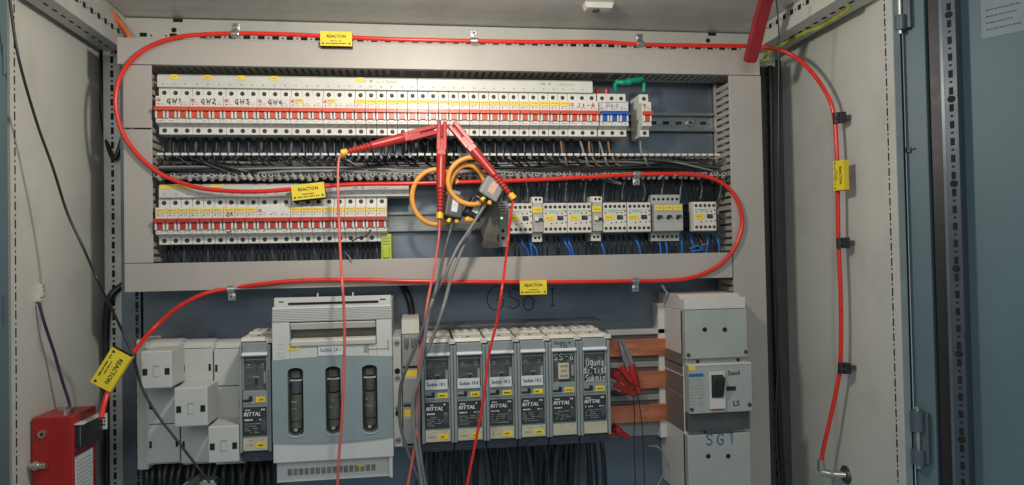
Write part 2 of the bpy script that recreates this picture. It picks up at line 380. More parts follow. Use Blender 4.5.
# hinges
def hinge(px, pyA, pyB):
    s = DD(px); zA, zB_ = zdoor(px, pyA, .012), zdoor(px, pyB, .012)
    b = MB(); b.T = TD; h = zA-zB_
    b.box(s-.012, s+.010, .0005, .010, zB_+h*.03, zA-h*.03, doorf)
    b.cyl((s-.004, .012, zB_+h*.62), (s-.004, .012, zA), .0095, doorf, 16); b.cyl((s-.004, .012, zB_), (s-.004, .012, zB_+h*.28), .0095, doorf, 16)
    b.cyl((s-.004, .012, zB_-.006), (s-.004, .012, zA+.007), .004, steel, 12)
    for u in (.4, .55): b.box(s-.004, s+.0005, .0098, .0103, zB_+h*u, zB_+h*u+.006, hole)
    dpart(b, 'hinge', .001)
hinge(918, 412, 466); hinge(912, -22, 29)
b = MB(); b.T = TD; s = DD(912); zz = zdoor(912, 150, 0); b.box(s-.004, s+.003, 0, .004, zz-.004, zz+.004, black); b.box(s+.003, s+.009, .001, .003, zz, zz+.002, black); dpart(b, 'catch')
# left door edge
b = MB(); x0 = P(8.5, 240, YFL-.03).x; b.box(x0-.05, x0, YFL-.06, YFL-.03, ZB, ZT+.08, doorp)
for py in (60, 310): q = P(4, py, YFL-.061); b.box(q.x-.002, q.x+.002, YFL-.0625, YFL-.06, q.z-.02, q.z+.02, doorf)
cpart(b, 'door', .002)
# marks on the right side panel strip
# ---------------------------------------------------------------- wiring ducts
def hduct(name, label, x0, x1, z0, z1, yf, yb, cover=True, sides=('top', 'bottom'), gaps=()):
    t = thing(name, label, 'wiring duct', ((x0+x1)/2, yb, (z0+z1)/2), 'slotted wiring ducts'); cx, cz = (x0+x1)/2, (z0+z1)/2
    if cover:
        b = MB(); b.box(x0-cx, x1-cx, yf-yb, yf-yb+.0022, z0-cz-.001, z1-cz+.001, duct)
        b.box(x0-cx, x1-cx, yf-yb+.0022, yf-yb+.011, z0-cz-.001, z0-cz+.0005, duct); b.box(x0-cx, x1-cx, yf-yb+.0022, yf-yb+.011, z1-cz-.0005, z1-cz+.001, duct)
        b.build('duct_cover', t, bevel=.0007)
    b = MB(); b.box(x0-cx, x1-cx, -.0025, -.0005, z0-cz+.002, z1-cz-.002, duct); b.build('duct_base', t)
    for s in sides:
        zz = (z1-cz-.0022) if s == 'top' else (z0-cz+.0008)
        b = MB(); b.box(x0-cx, x1-cx, -.016, -.003, zz, zz+.0014, duct)
        n = int((x1-x0)/.0125); 
        for i in range(n):
            a = x0-cx+i*.0125+.002
            if any(g0 < a+cx < g1 and i % 3 for g0, g1 in gaps): continue
            b.box(a, a+.0075, yf-yb+.003, -.016, zz, zz+.0014, duct)
            if not cover: b.box(a-.0008, a+.0083, yf-yb+.002, yf-yb+.006, zz-.0014, zz+.0024, white)  # white tips put the lit finger ends into the colour
        b.build('slotted_side', t)
    return t
def vduct(name, label, x0, x1, z0, z1, yf, yb, comb_side, gap=None):
    t = thing(name, label, 'wiring duct', ((x0+x1)/2, yb, z0), 'slotted wiring ducts'); cx = (x0+x1)/2; H = z1-z0
    b = MB(); segs = [(0, H)] if gap is None else [(0, gap-z0-.0012), (gap-z0+.0012, H)]
    for a, c in segs:
        b.box(x0-cx, x1-cx, yf-yb, yf-yb+.0022, a, c, duct)
        for xs in (x0-cx, x1-cx-.0015): b.box(xs, xs+.0015, yf-yb+.0022, yf-yb+.0045, a, c, duct)
    b.build('duct_cover', t, bevel=.0007)
    b = MB(); b.box(x0-cx+.003, x1-cx-.003, -.0025, -.0005, 0, H, duct); b.build('duct_base', t)
    for xs in (x0-cx+.001, x1-cx-.0025):
        b = MB(); b.box(xs, xs+.0014, -.014, -.003, 0, H, duct)
        for i in range(int(H/.0125)): b.box(xs, xs+.0014, yf-yb+.0046, -.014, i*.0125+.0020, i*.0125+.0096, duct)
        b.build('slotted_side', t)
    return t
yb = YP-.001
x0, x1, z0, z1 = rect(117, 43, 759.5, 67, YD)
zt1 = P(440, 45.0, YD).z; zt0 = P(440, 69, YD).z
hduct('wiring_duct', 'long beige wiring duct across the top with the red tube along it', x0, x1, zt0, zt1, YD, yb, gaps=((P(390, 70, YD).x, P(440, 70, YD).x), (P(590, 70, YD).x, P(625, 70, YD).x)))
xl0, xl1, _, _ = rect(123.5, 66, 152, 266, YD)
zm1 = P(440, 258.5, YD).z; zm0 = P(440, 284, YD).z
vduct('wiring_duct', 'short upright beige wiring duct left of both breaker rows', xl0, xl1, zm1+.002, zt0-.002, YD, yb, 1, gap=P(137, 128.5, YD).z)
xm0, xm1, _, _ = rect(124.5, 270, 735, 280, YD); xm0b = P(124.5, 279, YD).x
xr0, xr1, _, _ = rect(732, 72, 764, 330, YD)
hduct('wiring_duct', 'beige wiring duct across the middle below the contactors', xm0b, xr0-.002, zm0, zm1, YD, yb)
vduct('wiring_duct', 'tall upright beige wiring duct right of the contactors and big breaker', xr0, xr1, ZB+.1, zt0-.002, YD, yb, -1)
zc1 = P(440, 153, YD+.004).z; zc0 = P(440, 176, YD+.004).z
hduct('wiring_duct', 'open wiring duct without cover between the two breaker rows, full of wires', xl1+.004, xr0-.004, zc0, zc1, YD+.006, yb, cover=False)
# ---------------------------------------------------------------- DIN rails
def din(px0, px1, py, label):
    a, c = P(px0, py, YP-.012), P(px1, py, YP-.012); z = P((px0+px1)/2, py, YP-.012).z
    b = MB(); L = c.x-a.x
    b.box(0, L, -.0115, -.0105, -.0175, -.0125, rail_m); b.box(0, L, -.0115, -.0105, .0125, .0175, rail_m)
    b.box(0, L, -.0105, -.0005, -.0135, -.0125, rail_m); b.box(0, L, -.0105, -.0005, .0125, .0135, rail_m)
    b.box(0, L, -.0015, -.0005, -.0125, .0125, rail_m)
    for i in range(int(L/.025) if py == 0 else 0): b.box(i*.025+.006, i*.025+.018, -.0019, -.0014, -.003, .003, hole)
    o = b.build('mounting_rail', loc=(a.x, YP, z)); return tag(o, label, 'rail', 'metal mounting rails')
Z1 = P(400, 112.0, YN).z; Z2 = P(275, 220.2, YN).z; Z3 = P(600, 218, YN).z
din(157, 716, 0, 'x').location.z = Z1
bpy.data.objects['mounting_rail']['label'] = 'metal mounting rail carrying the top breaker row, bare at its right end'
o = din(157, 728, 222, 'metal mounting rail carrying the lower breaker row and the contactors'); o.location.z = (Z2+Z3)/2
q = P(692, 122, YP-.013); b = MB(); b.cyl((0, 0, 0), (0, -.005, 0), .0065, steel, 12); b.disc(0, -.0051, 0, .003, hole); o = b.build('rail_screw', loc=(q.x, YP-.0015, Z1)); o.parent = bpy.data.objects['mounting_rail']; o.matrix_parent_inverse = Matrix.Translation(bpy.data.objects['mounting_rail'].location).inverted()

# ---------------------------------------------------------------- miniature breakers
PW = .01762
DNO = YP-.012-YN                                   # nose depth from the rail face
def breaker(n, tog, style, text=None, hand=None):
    """origin: rail face centre of the first module's left edge; device looks to -Y"""
    t = bpy.data.objects.new('circuit_breaker', None); COL.objects.link(t); t['category'] = 'circuit breaker'
    w = n*PW-.0004; D = DNO; sh = D-.015
    prof = [(-.001, -.0375), (-sh, -.0375), (-sh, -.0252), (-D, -.0208), (-D, .0225), (-sh, .0235), (-sh, .0395), (-.001, .0395)]
    b = MB(white)
    b.prism(prof, 0.0002, w, white)
    for i in range(1, n): b.box(i*PW-.0002, i*PW+.0002, -sh-.0002, -sh+.002, .0236, .0396, mgrey)
    b.build('body', t, bevel=.0006, seg=1)
    for i in range(n):
        cx = (i+.5)*PW
        for zz in (.0312, -.0312):
            b = MB(); b.cyl((cx, -sh+.001, zz), (cx, -sh-.0003, zz), .0036, hole, 12); b.disc(cx, -sh-.0005, zz, .0016, dgrey, 8); b.build('terminal_screw', t)
    # toggle well and lever
    b = MB()
    for i in range(n):
        a = i*PW
        b.box(a+.0038, a+.0126, -D-.0040, -D, -.0128, -.0030, tog); b.box(a+.0038, a+.0126, -D-.0003, -D+.001, -.0022, -.001, hole)
        b.box(a+.0128, a+.0156, -D-.0046, -D, -.0138, -.0014, white); b.box(a+.0006, a+.0036, -D-.0046, -D, -.0138, -.0014, white)
        b.box(a+.0160, a+.0175, -D-.0004, -D, -.0135, -.0014, dgrey)
    b.box(.0004, n*PW-.0008, -D-.0085, -D-.0005, -.0022, .0042, tog)
    b.build('toggle_lever', t, bevel=.0008)
    y = -D-.0003
    b = MB()
    if style in ('yellow', 'yellowpair'):
        for i in range(n if style == 'yellow' else 1):
            a = i*PW+(.006 if style == 'yellowpair' else 0)
            b.box(a+.0004, a+PW-.0007, y-.0003, y+.0002, .0142, .0204, yellow2)
            b.dashes(a+.003, a+PW-.003, .0178, y-.0005, .0018, lightink, .8, 4)
        b.build('label_sticker', t); b = MB()
    if style in ('logo', 'yellowpair', 'hand'):
        b.box(.0018, .0075, y-.0001, y+.0002, .0140, .0185, redink)
        b.box(.0028, .0036, y-.0004, y, .0150, .0175, white); b.box(.0050, .0066, y-.0004, y, .0158, .0168, white)
    for i in range(n):
        a = i*PW
        b.box(a+.0035, a+.0058, y-.0001, y+.0002, .0088, .0103, ink)
        for k in range(3): b.box(a+.009+k*.002, a+.0098+k*.002, y-.0001, y+.0002, .0083+.0008*(k % 2), .0103, lightink)
        b.dashes(a+.003, a+PW-.003, .0125, y-.0001, .0008, lightink, .7, 4)
        b.dashes(a+.003, a+PW-.004, -.0178, y-.0001, .0012, lightink, .7, 4)
    b.build('marking', t)
    if text:
        b = MB(); stroke_text(b, text, n*PW/2+.003, .0148, y-.0004, .0070, hand or mat('marker_brown', (.07, .025, .02), .6), .0007, .8, .40)
        b.build('handwriting', t)
    return t
YR = YP-.012
def bx(px, py=95): return P(px, py, YN).x
X0 = bx(155.4, 95)
def put(t, i, Z, label, group=None, x0=None):
    t.location = ((x0 if x0 is not None else X0)+i*PW, YR, Z); t['label'] = label
    if group: t['group'] = group
GT = 'breakers in the top row'; GL = 'breakers in the lower row'
for k, s in enumerate(('GW1', 'GW2', 'GW3', 'GW4')):
    put(breaker(3, orange, 'logo', s), k*3, Z1, 'white three pole breaker with orange levers handwritten %s' % s, GT)
t = breaker(3, orange, 'yellowpair'); put(t, 12, Z1, 'three pole breaker with small yellow tag, just right of the one handwritten GW4', GT)
dup(t, (X0+15*PW, YR, Z1), 'three pole breaker with yellow tag, just left of the single pole run, top row', GT)
t1 = breaker(1, orange, 'yellow')
for i in range(21):
    lb = '%s orange lever single pole breaker of the yellow labelled run in the top row' % ORD[i]
    if i == 0: put(t1, 18, Z1, lb, GT)
    else: dup(t1, (X0+(18+i)*PW, YR, Z1), lb, GT)
put(breaker(3, orange, 'logo', 'J1-4', redink), 39, Z1, 'three pole orange lever breaker marked J1-4 in red, beside the blue one', GT)
tb = breaker(3, blue, 'none'); put(tb, 42.1, Z1, 'three pole breaker with bright blue levers near the end of top row', GT)
b = MB(); y = -DNO-.0004; b.box(.002, 3*PW-.003, y-.0001, y+.0001, .0205, .0213, blueink); b.box(.002, .0028, y-.0001, y+.0001, .006, .0213, blueink); stroke_text(b, 'GS6-2', .022, .0155, y-.0004, .0055, redink, .0004); b.build('marking', tb)
for u in (.006, .0238): 
    b = MB(); b.cyl((u, -.030, .038), (u, -.030, .052), .0045, dred, 12); b.cyl((u, -.030, .052), (u, -.030, .056), .0045, dred, 12, .002); b.build('cap', tb)
xs = P(642, 105, YN).x
ts = breaker(1, orange, 'logo'); put(ts, 0, Z1, 'lone single pole breaker with orange lever standing apart at the right', GT, xs)
b = MB(); b.box(PW-.0003, PW+.012, -.028, -.006, -.016, .004, mat('clear_blue_tab', (.18, .28, .42), .3, var=.1)); b.build('rail_foot', ts)
tape = spline([P(615.5, 91, YN+.02), P(616, 83, YN+.015), P(625, 82.5, YN+.01), P(638, 80, YN+.012), P(643.5, 81, YN+.018), P(644, 92, YN+.02)], 6)
b = MB(green); b.tube(tape, .004, green, 8, radii=[random.uniform(.0042, .0068) if 6 < i < 24 else .0036 for i in range(len(tape))]); tag(b.build('jumper_wire'), 'crumpled green taped jumper between blue breaker and the lone breaker', 'wire')
# lower row
X2 = P(155.2, 215, YN).x
tl = breaker(1, dred, 'yellow')
for i in range(9):
    lb = '%s single pole breaker from the left end of the lower row' % ORD[i]
    if i == 0: put(tl, 0, Z2, lb, GL, X2)
    else: dup(tl, (X2+i*PW, YR, Z2), lb, GL)
put(breaker(3, dred, 'logo'), 9, Z2, 'three pole breaker with red logo in the middle of the lower row', GL, X2)
for i in range(9):
    dup(tl, (X2+(12+i)*PW, YR, Z2), '%s single pole breaker right of the three pole one in the lower row' % ORD[i], GL)
for i, s in ((6, '2A'),):
    b = MB(); stroke_text(b, '2A', .010, .011, -DNO-.0007, .0065, ink, .0005); stroke_text(b, 'W3', .009, -.0192, -DNO-.0007, .0045, ink, .0005)
    o = [q for q in bpy.data.objects if q.get('label', '').startswith('seventh single pole breaker from the left')][0]; b.build('handwriting', o)
# busbar covers above the breakers
def strip(px0, px1, pyc, X0_, n, Z, label, stick, yoff=0, txt=None):
    t = thing('busbar_cover', label, 'busbar cover', (X0_, YR, Z+.0415), 'busbar covers above breakers'); L = n*PW-.001; D = DNO-.0085
    b = MB(strip_m); b.prism([(-.005, -.002), (-D, -.002), (-D, .017), (-D+.006, .0205), (-.005, .0205)], 0, L, strip_m)
    for i in range(int(n)): b.box((i+.5)*PW-.0012, (i+.5)*PW+.0012, -D-.0002, -D+.001, .002, .0045, lightink)
    if txt:
        c = (n-2.2)*PW; b.text(txt, c-.052, .0125, -D-.0003, .0045, ink); b.dashes(c-.03, c+.005, .013, -D-.0003, .001, lightink, .8); b.dashes(c-.03, c+.005, .0108, -D-.0003, .001, lightink, .8); b.box(c-.042, c-.038, -D-.0003, -D, .011, .0145, lightink)
    b.build('cover_strip', t, bevel=.0008)
    for u in stick:
        b = MB(); n_ = 16; b.add([(u*PW+.0078*math.cos(2*math.pi*i/n_), -D-.0006, .0145+.0042*math.sin(2*math.pi*i/n_)) for i in range(n_)], [tuple(range(n_))], yellow2)
        b.dashes(u*PW-.004, u*PW+.004, .0148, -D-.0009, .0014, lightink, .8, 3); b.build('sticker', t)
    return t
strip(0, 0, 0, X0, 24, Z1, 'pale busbar cover with oval yellow stickers over the left top breakers', (1.5, 4.5, 7.5, 10.5, 18.5), txt='Siemens' if False else '63A')
strip(0, 0, 0, X0+24*PW, 17.6, Z1, 'plain pale busbar cover over the right half of top breakers', (), txt='63A')
tq = strip(0, 0, 0, X2+.003, 23, Z2, 'dusty busbar cover over the lower breaker row behind the red tube', (), txt='63A')
b = MB(); b.box(.001, 3.2*PW, -DNO+.0085-.0007, -DNO+.0085, .0125, .0185, yellow2); b.box(4.6*PW, 5.8*PW, -DNO+.0085-.0007, -DNO+.0085, .014, .0185, yellow2); b.build('sticker', tq)
# lime end block
x0, x1, z0, z1 = rect(381, 234, 391.5, 260, YN+.01)
b = MB(); b.box(x0, x1, YN+.012, YR, z0, z1, lime); b.box(x0+.003, x1-.003, YN+.009, YN+.012, z0+.004, z1-.02, lime)
for k in range(5): b.quad(x0+.002, x1-.003, z1-.008-k*.005, z1-.0065-k*.005, YN+.0115, lightink)
tag(b.build('end_block', bevel=.001), 'lime green end block at the right foot of the lower breakers', 'terminal')

# ---------------------------------------------------------------- contactors
def contactor():
    t = bpy.data.objects.new('contactor', None); COL.objects.link(t); t['category'] = 'contactor'
    w, h = .0440, .054; D = DNO-.010
    b = MB(cond); b.box(.002, w-.002, -D+.022, -.001, -h/2+.002, h/2-.002, black); b.box(0, w, -D+.008, -D+.022, -h/2, h/2, cond); b.box(.0004, w-.0004, -D, -D+.008, -h/2+.0006, h/2-.0006, cond); b.build('body', t, bevel=.0012)  # rear block made black to carry the shadow on the sides
    y = -D-.0003
    for i in range(5):
        for z, r in ((h/2-.0075, .0029), (-h/2+.0075, .0029)):
            b = MB(); b.cyl((.0052+i*.0084, -D+.001, z), (.0052+i*.0084, y, z), r, hole, 12); b.disc(.0052+i*.0084, y-.0002, z, .0014, dgrey, 8); b.build('terminal_screw', t)
    b = MB(); b.box(.002, w-.002, y, -D, .0122, .0130, greenink); b.box(.010, .023, y, -D, .0085, .0120, mat('pale_green', (.35, .55, .40), .5))
    for (x, z) in ((.005, .008), (.026, .0085), (.034, .0085), (.0405, .004), (.041, -.008), (.015, -.010), (.024, -.009), (.034, -.009), (.0405, .011)): b.box(x-.0013, x+.0013, y, -D, z-.001, z+.001, ink)
    b.build('marking', t)
    b = MB(); b.box(.0255, .036, -D-.0018, -D, -.0035, .0038, black); b.box(.029, .0355, -D-.0025, -D-.0018, -.001, .0028, dgrey); b.build('actuator', t, bevel=.0005)
    b = MB(); n_ = 14; b.add([(.0115+.0105*max(-.85, min(.85, math.cos(2*math.pi*i/n_)*1.1)), y-.0004, -.0003+.0050*max(-.85, min(.85, 1.1*math.sin(2*math.pi*i/n_)))) for i in range(n_)], [tuple(range(n_))], yellow)
    b.dashes(.006, .016, 0, y-.0006, .0016, ink, .9, 4); b.build('label_sticker', t)
    return t
YC = YN+.010
c0 = contactor(); GC = 'white contactors right of the test clips'
zc = lambda px, py: P(px, py, YC).z
cpos = [(508, 218.5, 'leftmost small white contactor, beside the hanging red test lead'), (543, 218, 'second contactor, right of the first narrow breaker with yellow tag'),
        (567.5, 217.5, 'third contactor, left of the second narrow breaker'), (603, 216.5, 'fourth contactor, right of the second narrow breaker'),
        (627.3, 216, 'fifth contactor, last of the close row before the grey breaker'), (693.5, 214.5, 'lone white contactor beside the right upright duct')]
for i, (px, py, lb) in enumerate(cpos):
    o = c0 if i == 0 else dup(c0, (0, 0, 0), lb, GC)
    o.location = (P(px, py, YC).x, YR, Z3+.0015); o['label'] = lb; o['group'] = GC
def narrow(label, px):
    t = thing('narrow_breaker', label, 'circuit breaker', (P(px, 215, YC).x, YR, Z3), 'narrow breakers among the contactors'); w = .0178; D = DNO-.007
    b = MB(cond); b.box(0, w, -D+.014, -.001, -.040, .040, cond); b.box(.0003, w-.0003, -D, -D+.014, -.0225, .030, mat('narrow_grey', (.42, .42, .39), .42)); b.box(.0003, w-.0003, -D-.0008, -D, .028, .038, white); b.build('body', t, bevel=.0008)
    for z in (.034, -.033):
        for x in (.0055, .0125): b = MB(); q = -D-.001 if z > 0 else -D+.0137; b.cyl((x, q+.001, z), (x, q-.0002, z), .0024, hole, 10); b.build('terminal_screw', t)
    b = MB(); b.box(-.001, w-.002, -D-.0016, -D, .0105, .0215, yellow); b.dashes(.002, w-.004, .016, -D-.0018, .002, lightink, .9, 3); b.build('label_sticker', t, bevel=.0004)
    b = MB(); b.box(.009, w-.001, -D-.0045, -D, -.003, .001, black); b.box(.002, .009, -D-.006, -D, -.0035, .003, white); b.build('toggle_lever', t, bevel=.0006)
    b = MB(); b.dashes(.002, w-.002, -.009, -D-.0002, .001, lightink, .9, 5); b.box(.001, w-.001, -D-.0002, -D, -.0112, -.0106, lightink); b.dashes(.002, w-.002, -.015, -D-.0002, .001, lightink, .7, 5); b.build('marking', t)
narrow('first tall narrow breaker with yellow tag between the first two contactors', 532.8)
narrow('second tall narrow breaker with tilted yellow tag between third and fourth contactors', 592.3)
# aux relay left of the first contactor
x0, x1, z0, z1 = rect(498.5, 201, 507.5, 247, YC+.01)
t = thing('relay', 'slim relay with green indicator lights left of the first contactor', 'relay', ((x0+x1)/2, YR, (z0+z1)/2)); w = x1-x0; h = z1-z0
b = MB(); b.box(-w/2, w/2, YC+.012-YR, 0, -h/2, h/2, mgrey); b.box(-w/2, w/2, YC+.010-YR, YC+.012-YR, h/2-.022, h/2-.003, cond)
for k in range(4): b.box(-w/2+.002, w/2-.002, YC+.0095-YR, YC+.0115-YR, h/2-.006-k*.0045, h/2-.004-k*.0045, hole)
for k in range(2): b.disc(0, YC+.0115-YR, -.012-k*.013, .003, hole)
b.build('body', t, bevel=.0008); b = MB(); b.disc(-.002, YC+.0114-YR, h/2-.030, .0022, mat('green_lamp', (.3, .75, .35), .4, emit=1.2)); b.build('indicator_lamp', t)
# grey three pole motor breaker
x0, x1, z0, z1 = rect(653, 193, 687, 236, YC); xg = P(653.5, 215, YC).x
t = thing('motor_breaker', 'grey three pole breaker with three yellow labels right of the contactor row', 'circuit breaker', (xg, YR, Z3)); w = .0535; D = DNO-.006
gm = mat('grey_breaker', (.40, .41, .38), .42, var=.05)
b = MB(gm); b.prism([(0, 0), (-D+.02, -.042), (-D+.02, -.026), (-D, -.024), (-D, .024), (-D+.014, .026), (-D+.014, .042), (-D+.034, .042), (-D+.034,-.042)][1:], 0, w, gm); b.box(.003, w-.003, -D+.034, -.001, -.038, .038, black)  # black rear block, the side's shade put into its colour
for i in (1, 2): b.box(i*.0178-.0002, i*.0178+.0002, -D-.0002, -D+.001, -.024, .012, lightink)
b.box(.001, w-.001, -D-.0003, -D, .010, .0108, lightink); b.box(.001, w-.001, -D-.0003, -D, -.0082, -.0074, lightink); b.build('body', t, bevel=.0008)
for i in range(6):
    for z, q in ((.034, -D+.0138), (-.034, -D+.0198)): b = MB(); b.cyl((.005+i*.0087, q+.001, z), (.005+i*.0087, q-.0002, z), .0026, hole, 10); b.build('terminal_screw', t)
for i in range(3):
    b = MB(); b.box(.002+i*.0175, .0165+i*.0175, -D-.0009, -D, .0125, .0215, yellow); b.dashes(.004+i*.0175, .0145+i*.0175, .0175, -D-.0011, .002, lightink, .9, 3); b.build('label_sticker', t)
    b = MB(); b.box(.0055+i*.0178, .0135+i*.0178, -D-.006, -D, .0005, .0042, black); b.box(.004+i*.0178, .0095+i*.0178, -D-.004, -D, -.0028, .0005, black); b.build('toggle_lever', t, bevel=.0006)

# ---------------------------------------------------------------- wires
def rnd(a): return random.uniform(-a, a)
G1 = 'black wires dropping from the top breakers into the open duct'
L1 = 'thin black wire dropping from a top row breaker into the open duct'
for i in range(45):
    x = X0+(i+.5)*PW
    if i == 44: x = xs+.5*PW
    z = Z1-.043; s = rnd(.004)
    m = wblack
    bend = random.uniform(.01, .035)
    col = m; lb, gr, r = L1, G1, .0016
    if i in (38, 40, 41, 42, 43, 44): lb, gr = 'thicker grey or brown wire arching down from the right end of the top row', 'grey and brown wires at the right of the top row'; col = [wgrey, wbrown][i % 2] if i > 38 else wbrown; r = .0022
    wire([(x, YR-.030, z+.004), (x+s, YR-.038, z-.012), (x+s*1.2, YR-.046, zc1+.002), (x+s+.004, YR-.050, zc1-.008), (x+s+bend*.6, YR-.044, zc1-.018), (x+s+bend*1.6, YR-.034, zc1-.026)], r, col, 'wire', lb, 'wire', gr)
    if i < 44:
        s2 = rnd(.005); o = wire([(x+.004+s2*.2, YR-.022, z+.006), (x+.004+s2*.5, YR-.027, z-.016), (x+.004+s2, YR-.026, zc1-.004), (x+.012+s2*2, YR-.028, zc1-.020)], .0036, [black, black, dgrey][i % 3], 'wire_sleeve', 'wide black sleeve on a wire under the top row, behind the thin wires', 'wire sleeve', 'black sleeves under the top row')
    if i < 44:
        b = MB(mark); b.cyl((x+s*.4, YR-.0335, z-.003), (x+s, YR-.0385, z-.013), .0021, mark if i % 4 == 1 else black, 8)
        b.build('wire_sleeve', bpy.context.scene.collection.objects[-1] if False else None) if False else None
xa, xb = xl1+.006, xr0-.006
for i in range(46):
    z = zc0+.002+(zc1-zc0-.006)*((i*.618) % 1); y = YR-.018-.044*((i*.381) % 1); pts = []
    n = 10; a = xa+random.choice((0, 0, .05, .12, .3)); e = xb-random.choice((0, 0, .04, .2, .4))
    ph = random.uniform(0, 6); am = random.uniform(.001, .0055)
    for k in range(n):
        u = k/(n-1); pts.append((a+(e-a)*u, y+rnd(.003), z+am*math.sin(ph+u*random.uniform(5, 7))+rnd(.0012)))
    pts[-1] = (e, y, z-.010+rnd(.01))
    if a > xa+.01: pts[0] = (a-.006, y+.02, zc1-.004)
    c = [wblack, wgrey, wblack, dgrey, wgrey][i % 5]
    lb = 'grey wire running along inside the open duct between the breaker rows' if c is wgrey else 'black wire running along inside the open duct between the breaker rows'
    wire(pts, random.choice((.0018, .0022, .0026)), c, 'duct_wire', lb, 'wire', 'wires lying in the open duct', k=5)
# upper row of wire markers along the lower slotted edge
G2 = 'clear sleeves on wires below the open duct'
n = int((xb-xa)/.0118)
sl = None
for i in range(n):
    x = xa+.004+i*.0118
    b = MB(mark) if sl is None else None
    if i in (1, 3): continue
    if sl is None:
        b.cyl((0, -.004, .003), (0.002, .004, -.004), .0040, mark, 10); b.cyl((0, -.0048, .0036), (0, -.004, .003), .0022, black, 8); sl = b.build('wire_sleeve'); o = sl
    else: o = sl.copy(); COL.objects.link(o)
    o.location = (x+rnd(.0015), YD-.001+rnd(.002), zc0-.001+rnd(.001)); o.rotation_euler = (rnd(.3), rnd(.3), rnd(.4))
    tag(o, 'small pale sleeve on a wire at the lower slots of the open duct', 'wire sleeve', G2)
# wires above the lower row/contactors
xc0 = P(410, 190, YR).x
for i in range(60):
    px = 500+i*3.85+rnd(1.2)
    if 650 < px < 652: continue
    z = Z3+.046+rnd(.003); x = P(px, 200, YR-.03).x
    c = [wblack, wblack, wgrey, wblack, wblack][i % 5]
    wire([(x, YR-.028, z-.012), (x+rnd(.002), YR-.036, z+.006), (x+rnd(.004), YR-.034, zc0-.006), (x+rnd(.006), YR-.03, zc0+.008)], .0014, c, 'wire', ('grey' if c is wgrey else 'black')+' thin wire between the open duct and the top of a contactor', 'wire', 'thin wires above the contactors')
# wires below the contactors
for i in range(44):
    px = 502+i*5.1+rnd(1.2); 
    if px > 722: continue
    c = wblue if i in (4, 5, 6, 12, 13, 19, 26, 31, 32, 35, 37, 40, 43, 42) else wblack
    x = P(px, 240, YR-.03).x; sx = rnd(.004)+(.010 if c is wblue and i < 30 else 0)
    wire([(x, YR-.026, Z3-.030), (x+rnd(.002), YR-.036, Z3-.042), (x+sx*.6, YR-.038, Z3-.054), (x+sx, YR-.034, zm1-.006)], .0019 if c is wblue else .0016, c, 'wire', ('bright blue' if c is wblue else 'black')+' wire running from a contactor down into the middle duct', 'wire', 'wires below the contactors')
x = P(694, 243, YR-.04); wire([P(690, 249, YR-.04), P(697, 246, YR-.042), P(703, 248.5, YR-.042), P(698, 250.5, YR-.04), P(691, 251.5, YR-.038)], .0018, wblue, 'wire', 'short loose blue wire curled under the lone right contactor', 'wire')
wire([P(701, 240, YR-.03), P(703, 245, YR-.042), P(706, 244, YR-.042)], .0014, wbrown, 'wire', 'short stripped brown wire end under the lone right contactor', 'wire')
# wires below lower breakers
for i in range(21):
    for j in range(2):
        x = X2+(i+.5)*PW+rnd(.001)+j*.008
        wire([(x, YR-.028, Z2-.040), (x+rnd(.002), YR-.034, Z2-.052), (x+rnd(.003), YR-.03, zm1-.006)], .0021, [wblack, dgrey][j*(i % 2)], 'wire', 'black wire under the lower breaker row entering the middle duct', 'wire', 'black wires under the lower breaker row')
wire([P(352, 241, YN+.005), P(358, 238, YN-.004), P(366, 236, YN-.006), P(371, 229.5, YN-.004)], .0012, wblack, 'wire', 'loose thin black wire end sticking up over the lower breakers', 'wire')
wire([P(345, 252, YR-.05), P(349, 257, YN), P(352, 260.5, YN)], .0012, wgrey, 'wire', 'short loose grey wire end under the lower breakers', 'wire')
# upright black cable bundles beside the ducts
def cable(pts, r, lab, name='black_cable', m=None, grp=None, rib=False, cat='cable'):
    p = spline(pts, 10); rad = None
    if rib:
        p = spline(pts, 40); rad = [r*(1+.09*(1 if i % 2 else -1)) for i in range(len(p))]
    b = MB(m or wblack); b.tube(p, r, m or wblack, 10, radii=rad); return tag(b.build(name), lab, cat, grp)
cable([P(770, 66, YP+.01), P(772, 200, YP+.01), P(776, 350, YP+.01), P(783, 500, YP+.01)], .0058, 'ribbed black conduit in the dark gap beside the right duct', rib=True, name='conduit', cat='conduit')
cable([P(776, -2, YFR+.05), P(778.5, 25, YFR+.06), P(778.7, 60, YFR+.07), P(778, 180, YFR+.07), P(776, 260, YFR+.08), P(779, 330, YFR+.08), P(776, 420, YFR+.08), P(781, 500, YFR+.08)], .0011, 'hair thin dark wire hanging down past the right duct', name='thin_wire', cat='wire')
cable([P(100, 50, YB+.01), P(103, 120, YB+.0), P(113, 158, YB-.02), P(121, 143, YB-.02), P(126, 120, YB-.01)], .004, 'thin black cable looped behind the upper left duct')
cable([P(107, 485, YB-.01), P(107, 400, YB-.01), P(106, 330, YB-.015), P(110, 298, YB-.02), P(124, 284, YB-.01)], .006, 'black cable bending out below the left end of middle duct')
cable([P(99, 50, YB+.03), P(101, 200, YB+.03), P(103, 350, YB+.03), P(106, 500, YB+.03)], .010, 'black cable running up the dark left corner of the cabinet')
cable([P(402, 285, YP-.02), P(405, 290, YP-.025), P(410, 302, YP-.03), P(413, 325, YP-.03)], .006, 'black cable bending behind the grey leads above the fuse switches', grp=None)
